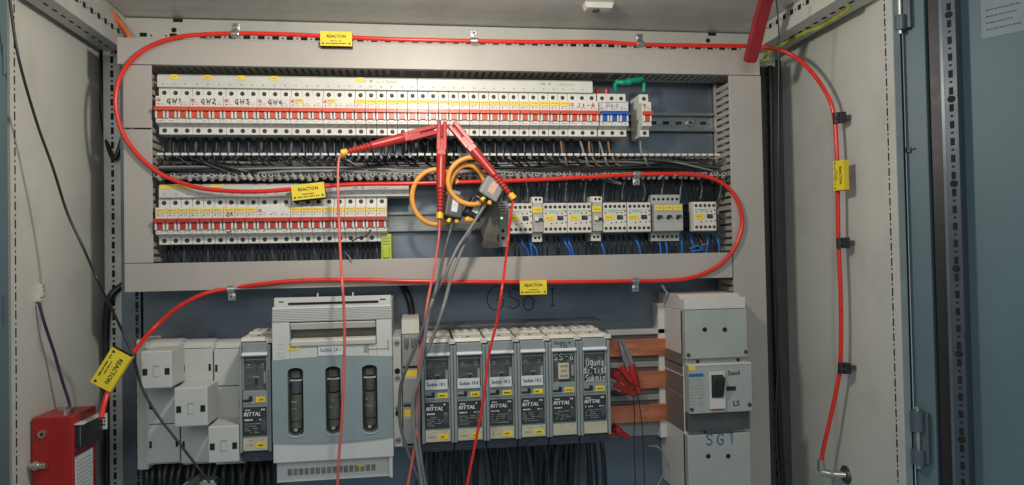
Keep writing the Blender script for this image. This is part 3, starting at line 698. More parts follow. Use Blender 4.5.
# orange cable and yellow green wire at the ceiling
cable([P(88, -14, YFL+.1), P(103, 2, YB-.09), P(117, 20, YB-.05), P(126, 31, YB-.03), P(132, 42, YB-.02)], .0048, 'orange cable running along the upper left ceiling rail', m=worange, name='orange_cable')
cable([P(136, 42, YB-.02), P(134, 34, YB-.03), P(128, 26, YB-.035), P(118, 14, YB-.05)], .0022, 'thin pale wire beside the orange cable at upper left', m=mark, name='pale_wire', cat='wire')
zz = zr_-.003
cable([P(764, 58, YP), PZ(770, 52, zz), PZ(785, 43, zz), PZ(803, 33.5, zz), PZ(822, 26, zz), PZ(840, 15, zz), PZ(849, 8, zz), PZ(845, 2, zz+.008), PZ(838, -3, zz+.015)], .0034, 'yellow green earth wire clipped along the upper right ceiling rail', m=wyg, name='earth_wire', cat='wire')
q = PZ(842, 13, zz)
cable([P(760, 64, YP-.01), P(765, 60, YP-.02), P(770, 62, YP-.02), P(772, 56, YP-.02)], .0018, 'short yellow green wire curl at the top of right duct gap', m=wyg, name='earth_wire', cat='wire')
# purple wire with cream connector on left wall
pp = lambda px, py, off=.006: PX(px, py, XL+off)
b = MB(wpurp); b.tube(spline([pp(39, 303), pp(45, 325, .012), pp(54, 352, .016), pp(62, 380, .02), pp(69, 402, .025), pp(71, 413, .03)], 8), .0022, wpurp, 8); tag(b.build('purple_wire'), 'dark purple wire running down the left wall to the red box', 'wire')
b = MB(cream); q = pp(38, 293, .0)
for (dy, dz, s_) in ((0, 0, .007), (.004, .009, .005), (-.004, -.008, .005), (-.003, .008, .004), (.004, -.004, .004)): b.box(q.x, q.x+s_*1.2, q.y+dy-s_, q.y+dy+s_, q.z+dz-s_*.8, q.z+dz+s_*.8, cream)
for dz in (.003, .009): b.box(q.x+.0085, q.x+.009, q.y-.003, q.y-.001, q.z+dz, q.z+dz+.002, hole)
tag(b.build('connector', bevel=.001), 'small broken cream connector stuck on the left wall', 'connector')
# long black cable in front of the left wall
LC = [(9, -6, .03), (18, 55, .035), (36, 120, .04), (53, 168, .05), (67, 212, .06), (83, 247, .08), (100, 285, .11), (118, 322, .13), (133, 356, .15), (141, 385, .16), (156, 413, .19), (179, 443, .22), (210, 483, .25)]
b = MB(wblack); pts = []
for px, py, off in LC: pts.append(PX(px, py, XL+off) if off < .12 else P(px, py, min(1.13, YP)-.02*(off-.12)/.13))
b.tube(spline(pts, 8), .0019, wblack, 8); tag(b.build('black_cable'), 'long black cable sagging from top left across the wall and white covers', 'cable')

# ---------------------------------------------------------------- red detection tube
YT = YD-.006
tp = []
for px, py, Y in ((101, 418, 1.06), (106, 398, 1.08), (116, 375, 1.10), (134, 352, 1.14), (154, 328, YT), (180, 306, YT), (207, 293, YT), (233, 288, YT+.01), (262, 284, YT), (300, 280.5, YT), (360, 280, YT), (430, 281.5, YT), (500, 282, YT), (560, 282, YT), (600, 281.5, YT), (636, 281, YT), (675, 280, YT), (700, 275, YT), (722, 263, YT), (736, 245, YT), (742, 226, YT), (741, 211, YT), (735, 196, YT), (722, 183, YT), (703, 176, YT), (675, 174, YT), (637, 174.5, YT), (590, 177, YT-.004), (530, 180, YT-.004), (470, 182, YT-.008), (410, 183.5, YT-.01), (350, 184.5, YT-.01), (300, 188.5, YT-.01), (260, 191.5, YT-.008), (228, 191, YT-.006), (200, 188, YT-.004), (178, 181.5, YT), (160, 173.5, YT), (143, 160, YT), (127, 141, YT), (118.5, 121, YT), (115.5, 100, YT), (119, 80, YT), (128, 64, YT), (143, 50.5, YT), (163, 41, YT), (190, 35.5, YT), (236, 33.5, YT), (290, 34.5, YT), (340, 37, YT), (400, 39.5, YT), (474, 41, YT), (540, 42, YT), (600, 42, YT), (640, 44.5, YT), (690, 45.5, YT), (740, 46, YT), (770, 48, YT-.01)):
    tp.append(P(px, py, Y))
for px, py, off in ((790, 54, .06), (806, 66, .045), (820, 83, .035), (830, 101, .028), (834.5, 118, .024), (836.5, 145, .024), (837.5, 175, .024), (838, 210, .024), (838.5, 243, .024), (840, 275, .024), (841, 310, .024), (841, 340, .024), (840, 368, .024), (836, 392, .026), (830, 420, .03), (824, 446, .034), (821, 463, .036)):
    tp.append(PX(px, py, XR-off))
tt_ = thing('red_tube', 'long red plastic tube looped around ducts and down the right wall', 'tube', (0, 0, 0))
b = MB(tube_m); b.tube(spline(tp, 6), .0036, tube_m, 10); b.build('tube_line', tt_)
# yellow labels
def ylabel(p, w, h, label, ax=Vector((1, 0, 0)), nz=Vector((0, 0, 1)), hang=.75):
    """folded label round the tube; ax = reading direction, nz = up of the writing"""
    n = ax.cross(nz)   # away from viewer is +Y for ax=X nz=Z -> n = -Y
    t = thing('warning_label', label, 'label', p, 'yellow labels on the red tube')
    Mx = Matrix((ax, -n, nz)).transposed().to_4x4()
    b = MB(); b.box(-w/2, w/2, -.0052, -.0044, -h*hang, h*(1-hang), yellow)
    b.box(-w/2, w/2, -.0044, .0050, h*(1-hang)-.0008, h*(1-hang), yellow)
    b.box(-w/2-.0004, w/2+.0004, .0042, .0050, -h*hang-.002, h*(1-hang)-.0008, black)
    b.build('folded_sheet', t)
    zc_ = h*(.5-hang); b = MB()
    b.text('REACTON', 0, zc_+.0012+.1*h, -.0055, h*.29, ink, .95); b.text('REACTON', .0003, zc_+.0015+.1*h, -.0056, h*.29, ink, .95)
    b.dashes(-w*.18, w*.18, zc_-h*.16, -.0055, h*.06, ink, .95, 7); b.dashes(-w*.33, w*.33, zc_-h*.33, -.0055, h*.07, ink, .95, 11)
    for s in (-1, 1): b.add([(s*w*.42-h*.09, -.0055, zc_-h*.38), (s*w*.42+h*.09, -.0055, zc_-h*.38), (s*w*.42, -.0055, zc_-h*.22)], [(0, 1, 2)], ink)
    b.build('marking', t)
    for c in t.children: c.matrix_local = Mx
    return t
ylabel(P(336.5, 37, YT-.001), .052, .0245, 'yellow tube label on the top duct, left of centre', hang=.68)
a = P(290, 193, YT-.012); c = P(327, 189, YT-.012); ax = (c-a).normalized()
ylabel(P(308.5, 190, YT-.010), .053, .0255, 'yellow tube label over the lower breaker row', ax, ax.cross(Vector((0, 1, 0))).normalized()*1, hang=.6)
ylabel(P(532.8, 282.5, YT-.001), .047, .0245, 'yellow tube label under the middle duct beside handwritten letters', hang=.84)
ylabel(PX(841, 175.5, XR-.026), .050, .023, 'yellow tube label turned upright on the right wall', Vector((0, 0, -1)), Vector((-0.30, 1, 0)).normalized()*-1 if False else Vector((.25, -1, 0)).normalized(), hang=.5)
a = P(101, 384, 1.07); c = P(124, 354, 1.09); 
Lc = P(112.5, 369, 1.085); ax = (P(124, 390, 1.085)-P(103, 375, 1.085)).normalized()
ax = (P(127, 353, 1.085)-P(107, 385, 1.085)).normalized()*-1
ylabel(Lc, .057, .031, 'yellow tube label hanging diagonally above the red box', ax, ax.cross(Vector((0, 1, 0))).normalized(), hang=.5)
# tube clips
def clip(p, label, up_=1):
    t = thing('pipe_clip', label, 'clip', p, 'metal clips holding the red tube')
    b = MB(); b.tube([(0+.0055*math.cos(a)*0-.005, .0055*math.cos(a), .0055*math.sin(a)) for a in [i*math.pi/6 for i in range(12)]]+[(-.005, .0055, 0)], .0012, steel, 6)
    b = MB(steel)
    n_ = 16; prof = [(.0062*math.cos(2*math.pi*i/n_), .0062*math.sin(2*math.pi*i/n_)) for i in range(n_)]; b.prism(prof, -.0062, .0062, steel)
    b.box(-.0062, .0062, .0015, .0035, 0, up_*.019, steel)
    b.build('clip_band', t, bevel=.0006)
    b = MB(); b.cyl((0, .0015, up_*.013), (0, -.0035, up_*.013), .0046, steel, 12); b.disc(0, -.0036, up_*.013, .0022, dgrey, 6); b.build('screw', t, bevel=.0005)
clip(P(235.5, 34, YT), 'metal tube clip at the left of the top duct', 1)
clip(P(474, 41, YT), 'metal tube clip near the centre of the top duct', 1)
clip(P(640, 44, YT), 'metal tube clip right of centre on the top duct', 1)
clip(P(636.5, 174.5, YT), 'metal tube clip over the open duct', -1)
clip(P(231.5, 289, YT+.008), 'metal tube clip below the left of the middle duct', -1)
clip(P(635.5, 281, YT), 'metal tube clip below the right of the middle duct', -1)
for py, px, lb in ((118, 836.5, 'uppermost'), (243, 840, 'middle'), (368, 841.5, 'lowest')):
    q = PX(px, py, XR-.024); b = MB(); b.cyl((0, 0, -.009), (0, 0, .009), .0058, black, 12); b.box(0, .012, -.010, .004, -.009, .009, black); b.box(.012, .0238, -.006, .002, -.004, .004, dgrey)
    b.cyl((-.005, -.003, -.0015), (.002, -.009, -.0015), .0022, black, 8)
    o = b.build('black_clip', loc=q, bevel=.0008); tag(o, '%s of the three black tube clips on the right wall' % lb, 'clip', 'black clips on the right wall')
# valve fitting
q0 = PX(821, 463, XR-.036); q1 = PX(836, 474, XR-.0)
t = thing('valve_fitting', 'bent brass and steel valve fitting where the red tube ends', 'fitting', q0)
b = MB(steel); b.cyl((0, 0, .006), (0, 0, -.004), .0056, steel, 14); b.cyl((0, 0, -.004), (0, 0, -.014), .0068, steel, 6); b.build('tube_nut', t, bevel=.0006)
b = MB(steel); b.cyl((0, 0, -.016), (.012, -.01, -.017), .0062, steel, 14); b.cyl((.010, -.008, -.017), (.016, -.010, -.017), .0078, steel, 6); b.build('elbow', t, bevel=.0006)
b = MB(steel); b.cyl((.014, -.010, -.017), (.034, -.018, -.017), .0055, steel, 14); b.cyl((.034, -.019, -.017), (.0358, -.019, -.017), .016, steel, 18); b.build('wall_flange', t, bevel=.0004)

# ---------------------------------------------------------------- dark red strap
t0 = P(771, -12, YFR+.10); t1_ = P(749.5, 62, YT-.03)
ax = (t1_-t0); L = ax.length; b = MB(); wv = .0132
pr = [(-wv, -.003), (wv, -.003), (wv*1.0, .004), (-wv, .004)]
d = ax.normalized(); s = d.cross(Vector((0, 1, 0))).normalized(); nn = s.cross(d)
sec = lambda p, k: [p+s*(-wv*k)+nn*.004, p+s*(-wv*.8*k)-nn*.003, p+s*(wv*.8*k)-nn*.003, p+s*(wv*k)+nn*.004]
rings = [sec(t0+ax*u+nn*.003*math.sin(u*5), k) for u, k in ((0, .95), (.2, 1), (.45, 1.05), (.7, 1.05), (.93, 1.02), (.985, .95), (1, .7))]
b.add([v for r_ in rings for v in r_], [(i*4+k, i*4+(k+1) % 4, (i+1)*4+(k+1) % 4, (i+1)*4+k) for i in range(6) for k in range(4)]+[(0, 1, 2, 3), (27, 26, 25, 24)], strapred)
tag(b.build('hanging_strap', bevel=.0012), 'dark red plastic strap hanging from the ceiling at upper right', 'strap')

# ---------------------------------------------------------------- big fuse switch
YF = 1.115
def R(x0, y0, x1, y1, Y): return rect(x0, y0, x1, y1, Y)
def subtract(o, cutters):
    for c in cutters:
        md = o.modifiers.new('cut', 'BOOLEAN'); md.operation = 'DIFFERENCE'; md.object = c; md.solver = 'EXACT'
    bpy.context.view_layer.update(); dg = bpy.context.evaluated_depsgraph_get(); me = bpy.data.meshes.new_from_object(o.evaluated_get(dg))
    o.modifiers.clear(); o.data = me
    for c in cutters: bpy.data.objects.remove(c)
x0, x1, z0, z1 = R(272.5, 296, 392.5, 460, YF); wN = x1-x0; cx = (x0+x1)/2
t = thing('fuse_switch', 'big light grey three pole fuse switch with three oval windows and wide grip', 'fuse switch', (cx, YP, z0))
def N(px, py, Y=YF): q = P(px, py, Y); return q.x-cx, q.z-z0
yf = YF-YP
hb, ht = 0, z1-z0
zA = N(330, 306)[1]; zC = N(330, 357)[1]; zD = N(330, 442)[1]; zT = N(330, 297)[1]
b = MB(nhbody); b.box(-wN/2, wN/2, yf+.018, 0, zD-.012, zT-.006, nhbody); b.build('body', t, bevel=.002)
# lid top with slit
b = MB(nhbody); b.box(-wN/2+.003, wN/2-.001, yf+.004, yf+.02, zA, zT, nhbody)
sx0, sx1 = -wN/2+.024, wN/2-.02; b.box(sx0, sx1, yf+.003, yf+.0041, zA+.003, zA+.0065, hole)
b.box(-wN/2+.010, -wN/2+.017, yf+.0036, yf+.0042, zA+.007, zA+.009, ink); b.box(wN/2-.018, wN/2-.009, yf+.0036, yf+.0042, zA+.007, zA+.009, ink)
for px in (317, 352.5): xx, _ = N(px, 297); b.box(xx-.001, xx+.001, yf+.006, yf+.012, zT, zT+.006, nhbody)
b.build('top_bar', t, bevel=.0012)
# front lid (light) with louvres and grip
b = MB(nhbody)
gx0, gz1 = N(289.5, 323); gx1, gz0 = N(376.5, 344)
zL = N(330, 321)[1]
b.box(-wN/2, gx0, yf, yf+.02, zC-.012, zL, nhbody); b.box(gx1, wN/2, yf, yf+.02, zC-.012, zL, nhbody)
b.box(gx0, gx1, yf, yf+.02, zC-.012, gz0, nhbody)
b.prism([(yf+.004, zA), (yf+.02, zA), (yf+.02, zL), (yf, zL)], -wN/2, wN/2, nhbody)
b.build('lid', t, bevel=.001)
b = MB(nhbody); nL = 8
for i in range(nL):
    z = zL+.002+(zA-zL-.003)*i/nL; sl_ = .0032*(i/nL)
    b.box(-wN/2+.001, wN/2-.001, yf-.0016+sl_*1.2, yf+.004, z, z+.0013, nhbody)
b.build('louvre', t)
b = MB(cream); zmid = gz0+(gz1-gz0)*.33; zup = gz0+(gz1-gz0)*.70
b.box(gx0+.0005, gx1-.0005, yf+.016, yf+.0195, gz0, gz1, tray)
b.prism([(yf+.015, zup+.002), (yf+.001, zup), (yf-.004, gz1-.0005), (yf+.015, gz1-.0005)], gx0+.001, gx1-.001, cream)
b.prism([(yf+.015, gz0+.0005), (yf-.003, gz0+.0005), (yf-.005, zmid-.003), (yf+.015, zmid)], gx0+.001, gx1-.001, cream)
b.build('grip_handle', t, bevel=.0015)
# blue grey front cover with arched outline and windows
n_ = 14; arc = lambda u: .0035*(1-(2*u-1)**2)
top = [(-wN/2+wN*i/n_, zC-.002+arc(i/n_)) for i in range(n_+1)]; bot = [(-wN/2+wN*i/n_, zD+.004-arc(i/n_)*1.3) for i in range(n_, -1, -1)]
b = MB(nhcover); b.prism(bot[::-1][::-1]+top, yf-.003, yf+.017, nhcover, 'y'); cov = b.build('front_cover', t)
cut = []; wins = []
for px in (295.5, 333, 369.5):
    xa_, za = N(px, 367.5 if px < 310 else 366 if px < 350 else 364.5); xb_, zb = N(px, 436 if px < 310 else 434 if px < 350 else 432.5); hw = .0116
    pts_ = [(xa_+hw*math.cos(a), za-.006+.006*math.sin(a)) for a in [math.pi*i/8 for i in range(9)]]+[(xa_-hw*math.cos(a), zb+.005-.005*math.sin(a)) for a in [math.pi*i/8 for i in range(9)]]
    b = MB(); b.prism(pts_, yf-.02, yf+.014, nhcover, 'y'); c = b.build('cutter', t); cut.append(c); wins.append((xa_, za, zb, hw))
subtract(cov, cut)
for xa_, za, zb, hw in wins:
    b = MB(ceram); H = za-zb
    b.box(xa_-hw+.0001, xa_+hw-.0001, yf+.0132, yf+.0138, zb+.001, za-.001, dgrey)
    b.cyl((xa_, yf+.008, zb+H*.22), (xa_, yf+.008, zb+H*.60), .0095, ceram, 14)
    b.cyl((xa_, yf+.0085, zb+H*.62), (xa_, yf+.0085, zb+H*.80), .0088, dgrey, 14); b.dashes(xa_-.006, xa_+.006, zb+H*.5, yf-.0016, .002, mgrey, .7, 3); b.dashes(xa_-.006, xa_+.006, zb+H*.4, yf-.0016, .0015, mgrey, .7, 4)
    b.cyl((xa_, yf+.008, zb+H*.11), (xa_, yf+.008, zb+H*.21), .0085, ceram, 14)
    b.box(xa_-.009, xa_+.009, yf+.002, yf+.009, zb+H*.80, zb+H*.815, strip_m); b.cyl((xa_-.001, yf+.003, zb+H*.09), (xa_-.001, yf+.002, zb+H*.09), .003, strip_m, 10)
    b.box(xa_-.006, xa_+.006, yf+.003, yf+.011, zb+H*.84, zb+H*.94, ceram); b.build('fuse_link', t)
    b = MB(strip_m); pts_ = [(xa_-hw*math.cos(a), zb+.005-.006*math.sin(a)) for a in [math.pi*i/10 for i in range(11)]]
    b.tube([(x_, yf-.0035, z_) for x_, z_ in pts_], .0007, strip_m, 6); b.build('window_rim', t)
# bottom band and terminal cover
zE = N(330, 460)[1]
b = MB(nhbody); b.prism([(-wN/2, zE), (wN/2, zE)]+[(x_, z_-.0006) for x_, z_ in bot], yf-.001, yf+.018, nhbody, 'y'); b.build('bottom_band', t, bevel=.0008)
lx0, lz0 = N(277, 483, YF+.015); lx1, lz1 = N(391, 460, YF+.015)
b = MB(nhbody); b.box(lx0, lx1, yf+.016, 0, lz0, zE-.0005, nhbody); b.box(lx1-.002, lx1+.003, yf+.001, yf+.03, lz0+.002, zE, nhbody)
lv = mat('vent_olive', (.20, .22, .16), .5, var=.3, scale=80)
for i in range(16): b.box(lx0+.016+i*.0085, lx0+.0225+i*.0085, yf+.0152, yf+.0161, lz0+.010, lz0+.020, lv)
b.box(lx1-.052, lx1-.042, yf+.0145, yf+.0152, lz0+.018, lz0+.021, yellow2)
b.build('terminal_cover', t, bevel=.001)
# labels
sz = lambda px0, py0, px1, py1: (*N(px0, py0), *N(px1, py1))
a0, b0, a1, b1 = sz(318, 344.6, 343.5, 355); b = MB(); b.box(a0-.001, a1+.001, yf-.0004, yf, b1-.001, b0+.001, dgrey); b.box(a0, a1, yf-.0009, yf-.0003, b1, b0, paper); b.text('Sadale 2K1', (a0+a1)/2, (b0+b1)/2, yf-.0011, .0082, ink, .88); b.build('label_sticker', t)
a0, b0, a1, b1 = sz(288, 345.5, 299, 350); b = MB(); b.box(a0, a1, yf-.0008, yf, b1, b0, yellow); b.dashes(a0+.003, a1-.003, (b0+b1)/2, yf-.001, .002, lightink, .9, 3); b.build('label_sticker', t)
b = MB(); a0, b0, a1, b1 = sz(277, 345, 285, 357)
for i in range(4): b.box(a0, a1, yf-.0003, yf, b1+(b0-b1)*i/3-.0002, b1+(b0-b1)*i/3+.0002, lightink)
a0, b0, a1, b1 = sz(364, 341, 388, 351); b.box(a0, a0+.005, yf-.001, yf, b1, b0, lightink); b.box(a0+.006, a0+.0066, yf-.001, yf, b1-.004, b0, ink); b.box(a1, a1+.0008, yf-.001, yf, b1+.002, b0, ink); b.box(a0+.006, a1, yf-.001, yf, b1+.004, b1+.0046, lightink)
b.build('marking', t)

# ---------------------------------------------------------------- slim fuse switches
YS = 1.105
px_edges = [421.5, 453, 484.6, 516.4, 548.5, 580.2, 611]
PS = (P(611, 392, YS).x-P(421.5, 392, YS).x)/6
XS0 = P(421.5, 392, YS).x; zS0 = P(516, 440, YS).z; zS1 = P(516, 341, YS).z; HS = zS1-zS0
print('PS', PS, 'HS', HS)
def slim(stick=None, yell=True, hand=None):
    t = bpy.data.objects.new('slim_fuse_switch', None); COL.objects.link(t); t['category'] = 'fuse switch'
    w = PS-.0006; yf = YS-YP; H = HS
    V = lambda v: H*(1-v)                      # v measured down from the top of the grey front
    b = MB(sgrey); b.box(0, w, yf+.014, -.02, 0, H, sgrey)
    b.box(0, .0045, yf, yf+.014, .001, H-.004, sgrey); b.box(w-.0045, w, yf, yf+.014, .001, H-.004, sgrey); b.build('body', t, bevel=.0012)
    b = MB(cream); b.prism([(yf+.010, H+.0005), (yf+.014, H+.006), (yf+.06, H+.0065), (yf+.065, H+.009), (yf+.12, H+.009), (yf+.12, H), ], .0015, w-.0015, cream)
    b.box(.008, .014, yf+.018, yf+.026, H+.005, H+.0085, strip_m); b.cyl((w*.5, yf+.03, H+.0064), (w*.5, yf+.03, H+.0071), .0025, hole, 8)
    for u in (.2, .5, .8): b.box(w*u-.004, w*u+.004, yf+.075, yf+.10, H+.0088, H+.0115, strip_m)
    b.box(w-.007, w+.004, yf+.004, yf+.014, H-.002, H+.005, cream)
    b.build('top_cap', t, bevel=.001)
    b = MB(sgrey)
    b.box(.005, w-.005, yf+.003, yf+.014, V(.11), V(.005), sgrey)      # head
    b.box(.005, w-.005, yf+.002, yf+.014, V(.565), V(.44), sgrey)     # lever band
    b.box(.005, .0075, yf+.001, yf+.014, V(.44), V(.11), sgrey); b.box(w-.0075, w-.005, yf+.001, yf+.014, V(.44), V(.11), sgrey)
    b.box(.005, w-.005, yf+.003, yf+.014, V(.985), V(.565), sgrey)
    b.build('lid', t, bevel=.0008)
    b = MB(nhbody); b.prism([(yf+.001, V(.13)), (yf-.003, V(.115)), (yf-.001, V(.095)), (yf+.003, V(.09))], .005, w-.005, paper); b.build('lid_lip', t, bevel=.0005)
    b = MB(glassd); b.box(.0075, w-.0075, yf+.008, yf+.011, V(.44), V(.12), glassd)
    b.box(.0078, w-.0078, yf+.0065, yf+.0075, V(.165), V(.155), sgrey)
    for u in (.28, .72): b.box(w*u-.002, w*u+.002, yf+.0072, yf+.008, V(.215), V(.20), mgrey); b.box(w*u-.0045, w*u+.0035, yf+.0074, yf+.008, V(.235), V(.23), mgrey)
    b.box(w-.0125, w-.008, yf+.0055, yf+.008, V(.38), V(.27), mgrey); b.box(w*.42, w*.60, yf+.0070, yf+.008, V(.325), V(.315), mgrey); b.box(w*.47, w*.55, yf+.0070, yf+.008, V(.39), V(.335), black)
    b.dashes(.010, w-.014, V(.27), yf+.0077, .0012, dgrey, .8, 7)
    b.build('viewing_window', t)
    b = MB(black); b.box(.006, .0185, yf-.0004, yf+.002, V(.535), V(.515), black); b.box(.0155, .0205, yf-.0012, yf+.002, V(.53), V(.485), black); b.box(.006, .024, yf+.0012, yf+.002, V(.548), V(.540), nhbody); b.build('latch', t, bevel=.0004)
    b = MB(); b.box(w-.0245, w-.0095, yf+.0008, yf+.002, V(.545), V(.495), yellow); b.dashes(w-.022, w-.012, V(.52), yf+.0006, .0022, ink, .9, 3); b.build('label_sticker', t, bevel=.0004)
    b = MB(black); b.box(.0055, w-.0075, yf+.0018, yf+.003, V(.845), V(.585), mat('plate_charcoal', (.03, .036, .04), .4, var=.3, scale=120))
    b.text('RITTAL', w*.40, V(.650), yf+.0016, .0082, whiteink, 1.02, .25); b.text('RITTAL', w*.40+.0004, V(.650), yf+.00155, .0082, whiteink, 1.02, .25)
    b.dashes(.009, w*.35, V(.612), yf+.0016, .0016, whiteink, .8, 4); b.dashes(w*.68, w*.8, V(.61), yf+.0016, .0022, whiteink, .9, 2)
    b.dashes(.008, w*.42, V(.70), yf+.0016, .0020, whiteink, .95, 5); b.dashes(w*.62, w*.8, V(.70), yf+.0016, .0016, whiteink, .8, 2)
    for v in (.735, .755, .775, .795, .815): b.dashes(.008, w*random.uniform(.45, .75), V(v), yf+.0016, .0013, lightink, .75, 9)
    b.box(w-.0165, w-.0085, yf+.0012, yf+.0018, V(.80), V(.70), dgrey)
    b.build('rating_plate', t)
    b = MB(beige); b.box(.0055, w-.0065, yf+.0010, yf+.003, V(.975), V(.865), beige); b.dashes(w*.3, w*.45, V(.882), yf+.0008, .001, lightink, .9, 2); b.dashes(w*.7, w*.82, V(.88), yf+.0008, .001, lightink, .9, 2)
    if yell: b.dashes(.010, w*.42, V(.93), yf+.0008, .003, lightink, .8, 4)
    b.build('paper_label', t)
    if yell: b = MB(); b.box(w*.52, w*.80, yf+.0004, yf+.001, V(.955), V(.905), yellow); b.dashes(w*.58, w*.74, V(.93), yf+.0002, .0022, ink, .9, 3); b.build('label_sticker', t)
    b = MB(skirt); b.box(.0005, w-.0005, yf+.012, -.03, -.014, -.0003, skirt); b.box(w*.3, w*.6, yf+.010, yf+.012, -.014, -.008, skirt); b.build('bottom_skirt', t, bevel=.0008)
    if stick:
        b = MB(); b.box(.0055, w-.0095, yf-.0012, yf+.0, V(.455), V(.355), paper); b.text(stick, w*.46, V(.405), yf-.0014, .0078, ink, .86); b.text(stick, w*.46+.0003, V(.405), yf-.0015, .0078, ink, .86); b.build('name_sticker', t)
    return t
GS = 'slim grey fuse switches side by side'
specs = [('Sadale 1K1', 'slim grey fuse switch with white name sticker, leftmost of the six', 1), ('Sadale 1K4', 'second slim fuse switch from the left, white sticker ending in 4', 1), ('Sadale 1K3', 'slim fuse switch third from the left, behind the hanging red lead', 1), ('Sadale 1K2', 'slim fuse switch left of the one carrying handwritten SS-6', 1), (None, 'slim fuse switch with handwritten SS-6 and a small brass coloured tag', 0), (None, 'rightmost slim fuse switch with white handwriting on its window', 0)]
sl_objs = []
for i, (s_, lb, ye) in enumerate(specs):
    t = slim(s_, bool(ye)); t.location = (XS0+i*PS, YP, zS0); t['label'] = lb; t['group'] = GS; sl_objs.append(t)
yf = YS-YP; w = PS
b = MB(); stroke_text(b, 'SS-6', w*.5, HS*.82, yf+.0055, .0105, whiteink, .0006); b.build('handwriting', sl_objs[4])
b = MB(); b.box(.005, w-.006, yf+.0048, yf+.0055, HS*.58, HS*.88, glassd) if False else None
b = MB(beige); b.box(w*.30, w*.66, yf+.000, yf+.006, HS*.59, HS*.755, beige)
for k, s_ in enumerate(('GAISM', 'BUM', 'NODE')): b.text(s_, w*.48, HS*(.725-.05*k), yf-.0003, .0055, ink, .8)
b.build('brass_tag', sl_objs[4], bevel=.0015)
b = MB()
for k, s_ in enumerate(('Uguns', 'dz.sist', 'Suknis')): stroke_text(b, s_, w*.5, HS*(.755-.082*k), yf+.0005, .0105, whiteink, .0006, .42 if len(s_) > 5 else .48, .12)
b.build('handwriting', sl_objs[5])
b = MB(); stroke_text(b, 'Sadale', w*.45, HS*.965, yf+.0026, .005, ink, .0004, .75); stroke_text(b, 'SS6', w*.5, HS*.925, yf+.0026, .005, ink, .0004); b.build('handwriting', sl_objs[4])
# older narrow fuse switch left of the big one
x0, x1, z0, z1 = R(239, 345, 271.5, 456, YS+.02)
t = slim(None, True); t.location = (x0, YP+.02, z0+.004); t['label'] = 'slim fuse switch alone between white covers and the big fuse switch'; t['group'] = GS
kx = (x1-x0)/PS; kz = (z1-z0)/HS; t.scale = (kx, 1, kz)
# back adapter strip behind the slim switches
x0, x1, z0, z1 = R(404, 323, 604, 334, YP-.06)
b = MB(); b.box(x0, x1, YP-.07, YP-.002, z0, z1, dgrey); i = 0
while x0+i*.03 < x1-.03: b.box(x0+i*.03+.004, x0+i*.03+.026, YP-.0705, YP-.068, z0+.004, z1-.002, skirt); i += 1
tag(b.build('busbar_support', bevel=.001), 'dark grey support rail behind the tops of the slim fuse switches', 'support')
# terminal carrier with screws between big switch and the slim ones
x0, x1, z0, z1 = R(393.5, 337, 402, 447, 1.16)
t = thing('screw_carrier', 'narrow light grey upright strip with round screws right of the big fuse switch', 'bracket', ((x0+x1)/2, YP, z0)); w = x1-x0
b = MB(nhbody); b.box(-w/2, w/2, 1.16-YP, 0, 0, z1-z0, nhbody); b.build('body', t, bevel=.001)
for py, m_ in ((343, mgrey), (371, hole), (378, mgrey), (413, hole), (408, mgrey), (440, mgrey)):
    zq = P(398, py, 1.16).z-z0; b = MB(); b.cyl((0, 1.16-YP+.001, zq), (0, 1.16-YP-.001, zq), .0046, m_, 14); b.box(-.003, .003, 1.16-YP-.0013, 1.16-YP-.0009, zq-.0006, zq+.0006, ink); b.build('screw', t)
x0, x1, z0, z1 = R(402.5, 320, 420, 447, 1.14)
t = thing('terminal_module', 'light grey terminal module with yellow labels behind the grey leads', 'terminal', ((x0+x1)/2, YP, z0)); w = x1-x0; H = z1-z0; ya = 1.14-YP
b = MB(nhbody); b.box(-w/2, w/2, ya+.004, 0, H*.89, H, cream); b.box(-w/2, w/2, ya, 0, .0, H*.885, mgrey); b.box(-w/2+.001, w/2-.001, ya-.002, ya, H*.64, H*.84, mgrey); b.box(-w/2+.001, w/2-.001, ya-.002, ya, H*.35, H*.54, mgrey); b.box(-w/2+.001, w/2-.001, ya-.002, ya, H*.03, H*.23, mgrey)
for u in (.62, .32, .01): b.box(-w/2+.001, w/2-.001, ya-.0005, ya, H*u, H*u+.003, hole)
b.build('body', t, bevel=.001)
for u in (.555, .245): b = MB(); b.box(-w/2+.002, w/2-.003, ya-.0012, ya, H*u, H*u+.010, yellow2); b.box(-w/2+.002, w/2-.003, ya-.0010, ya, H*u-.006, H*u, beige); b.build('label_sticker', t)
for px in (406.5, 413.5):
    b = MB(); q = P(px, 341, 1.14); b.cyl((q.x-(x0+x1)/2, ya-.004, H*.86), (q.x-(x0+x1)/2, ya-.004, H*.80), .0035, steel, 12); b.build('terminal_screw', t)

# ---------------------------------------------------------------- white stepped fuse bases at left
def cap(t, x0, y0, x1, y1, Y, back=.06, z_=None):
    a, c, e, g = R(x0, y0, x1, y1, Y); l = t.location
    b = MB(white); b.box(a-l.x, c-l.x, Y-l.y, Y+back-l.y, e-l.z, g-l.z, mat('base_cover', (.52, .53, .50), .4, var=.04, scale=20, grime=.1)); o = b.build('cover_cap', t, bevel=.0018)
    w = c-a; zm = (e+g)/2-l.z-.003; b = MB(); 
    for s in (.14, .86): b.box(a-l.x+w*s-.0035, a-l.x+w*s+.0035, Y-l.y-.0004, Y-l.y+.001, zm-.005, zm+.005, hole)
    b.box(a-l.x+w*.40, a-l.x+w*.60, Y-l.y-.0003, Y-l.y+.001, zm-.008, zm+.009, mgrey) if back > .05 else None
    if back > .05: b.box(a-l.x+w*.42, a-l.x+w*.60, Y-l.y-.0006, Y-l.y, zm-.007, zm+.007, MATS['base_cover'])
    b.build('slot', o)
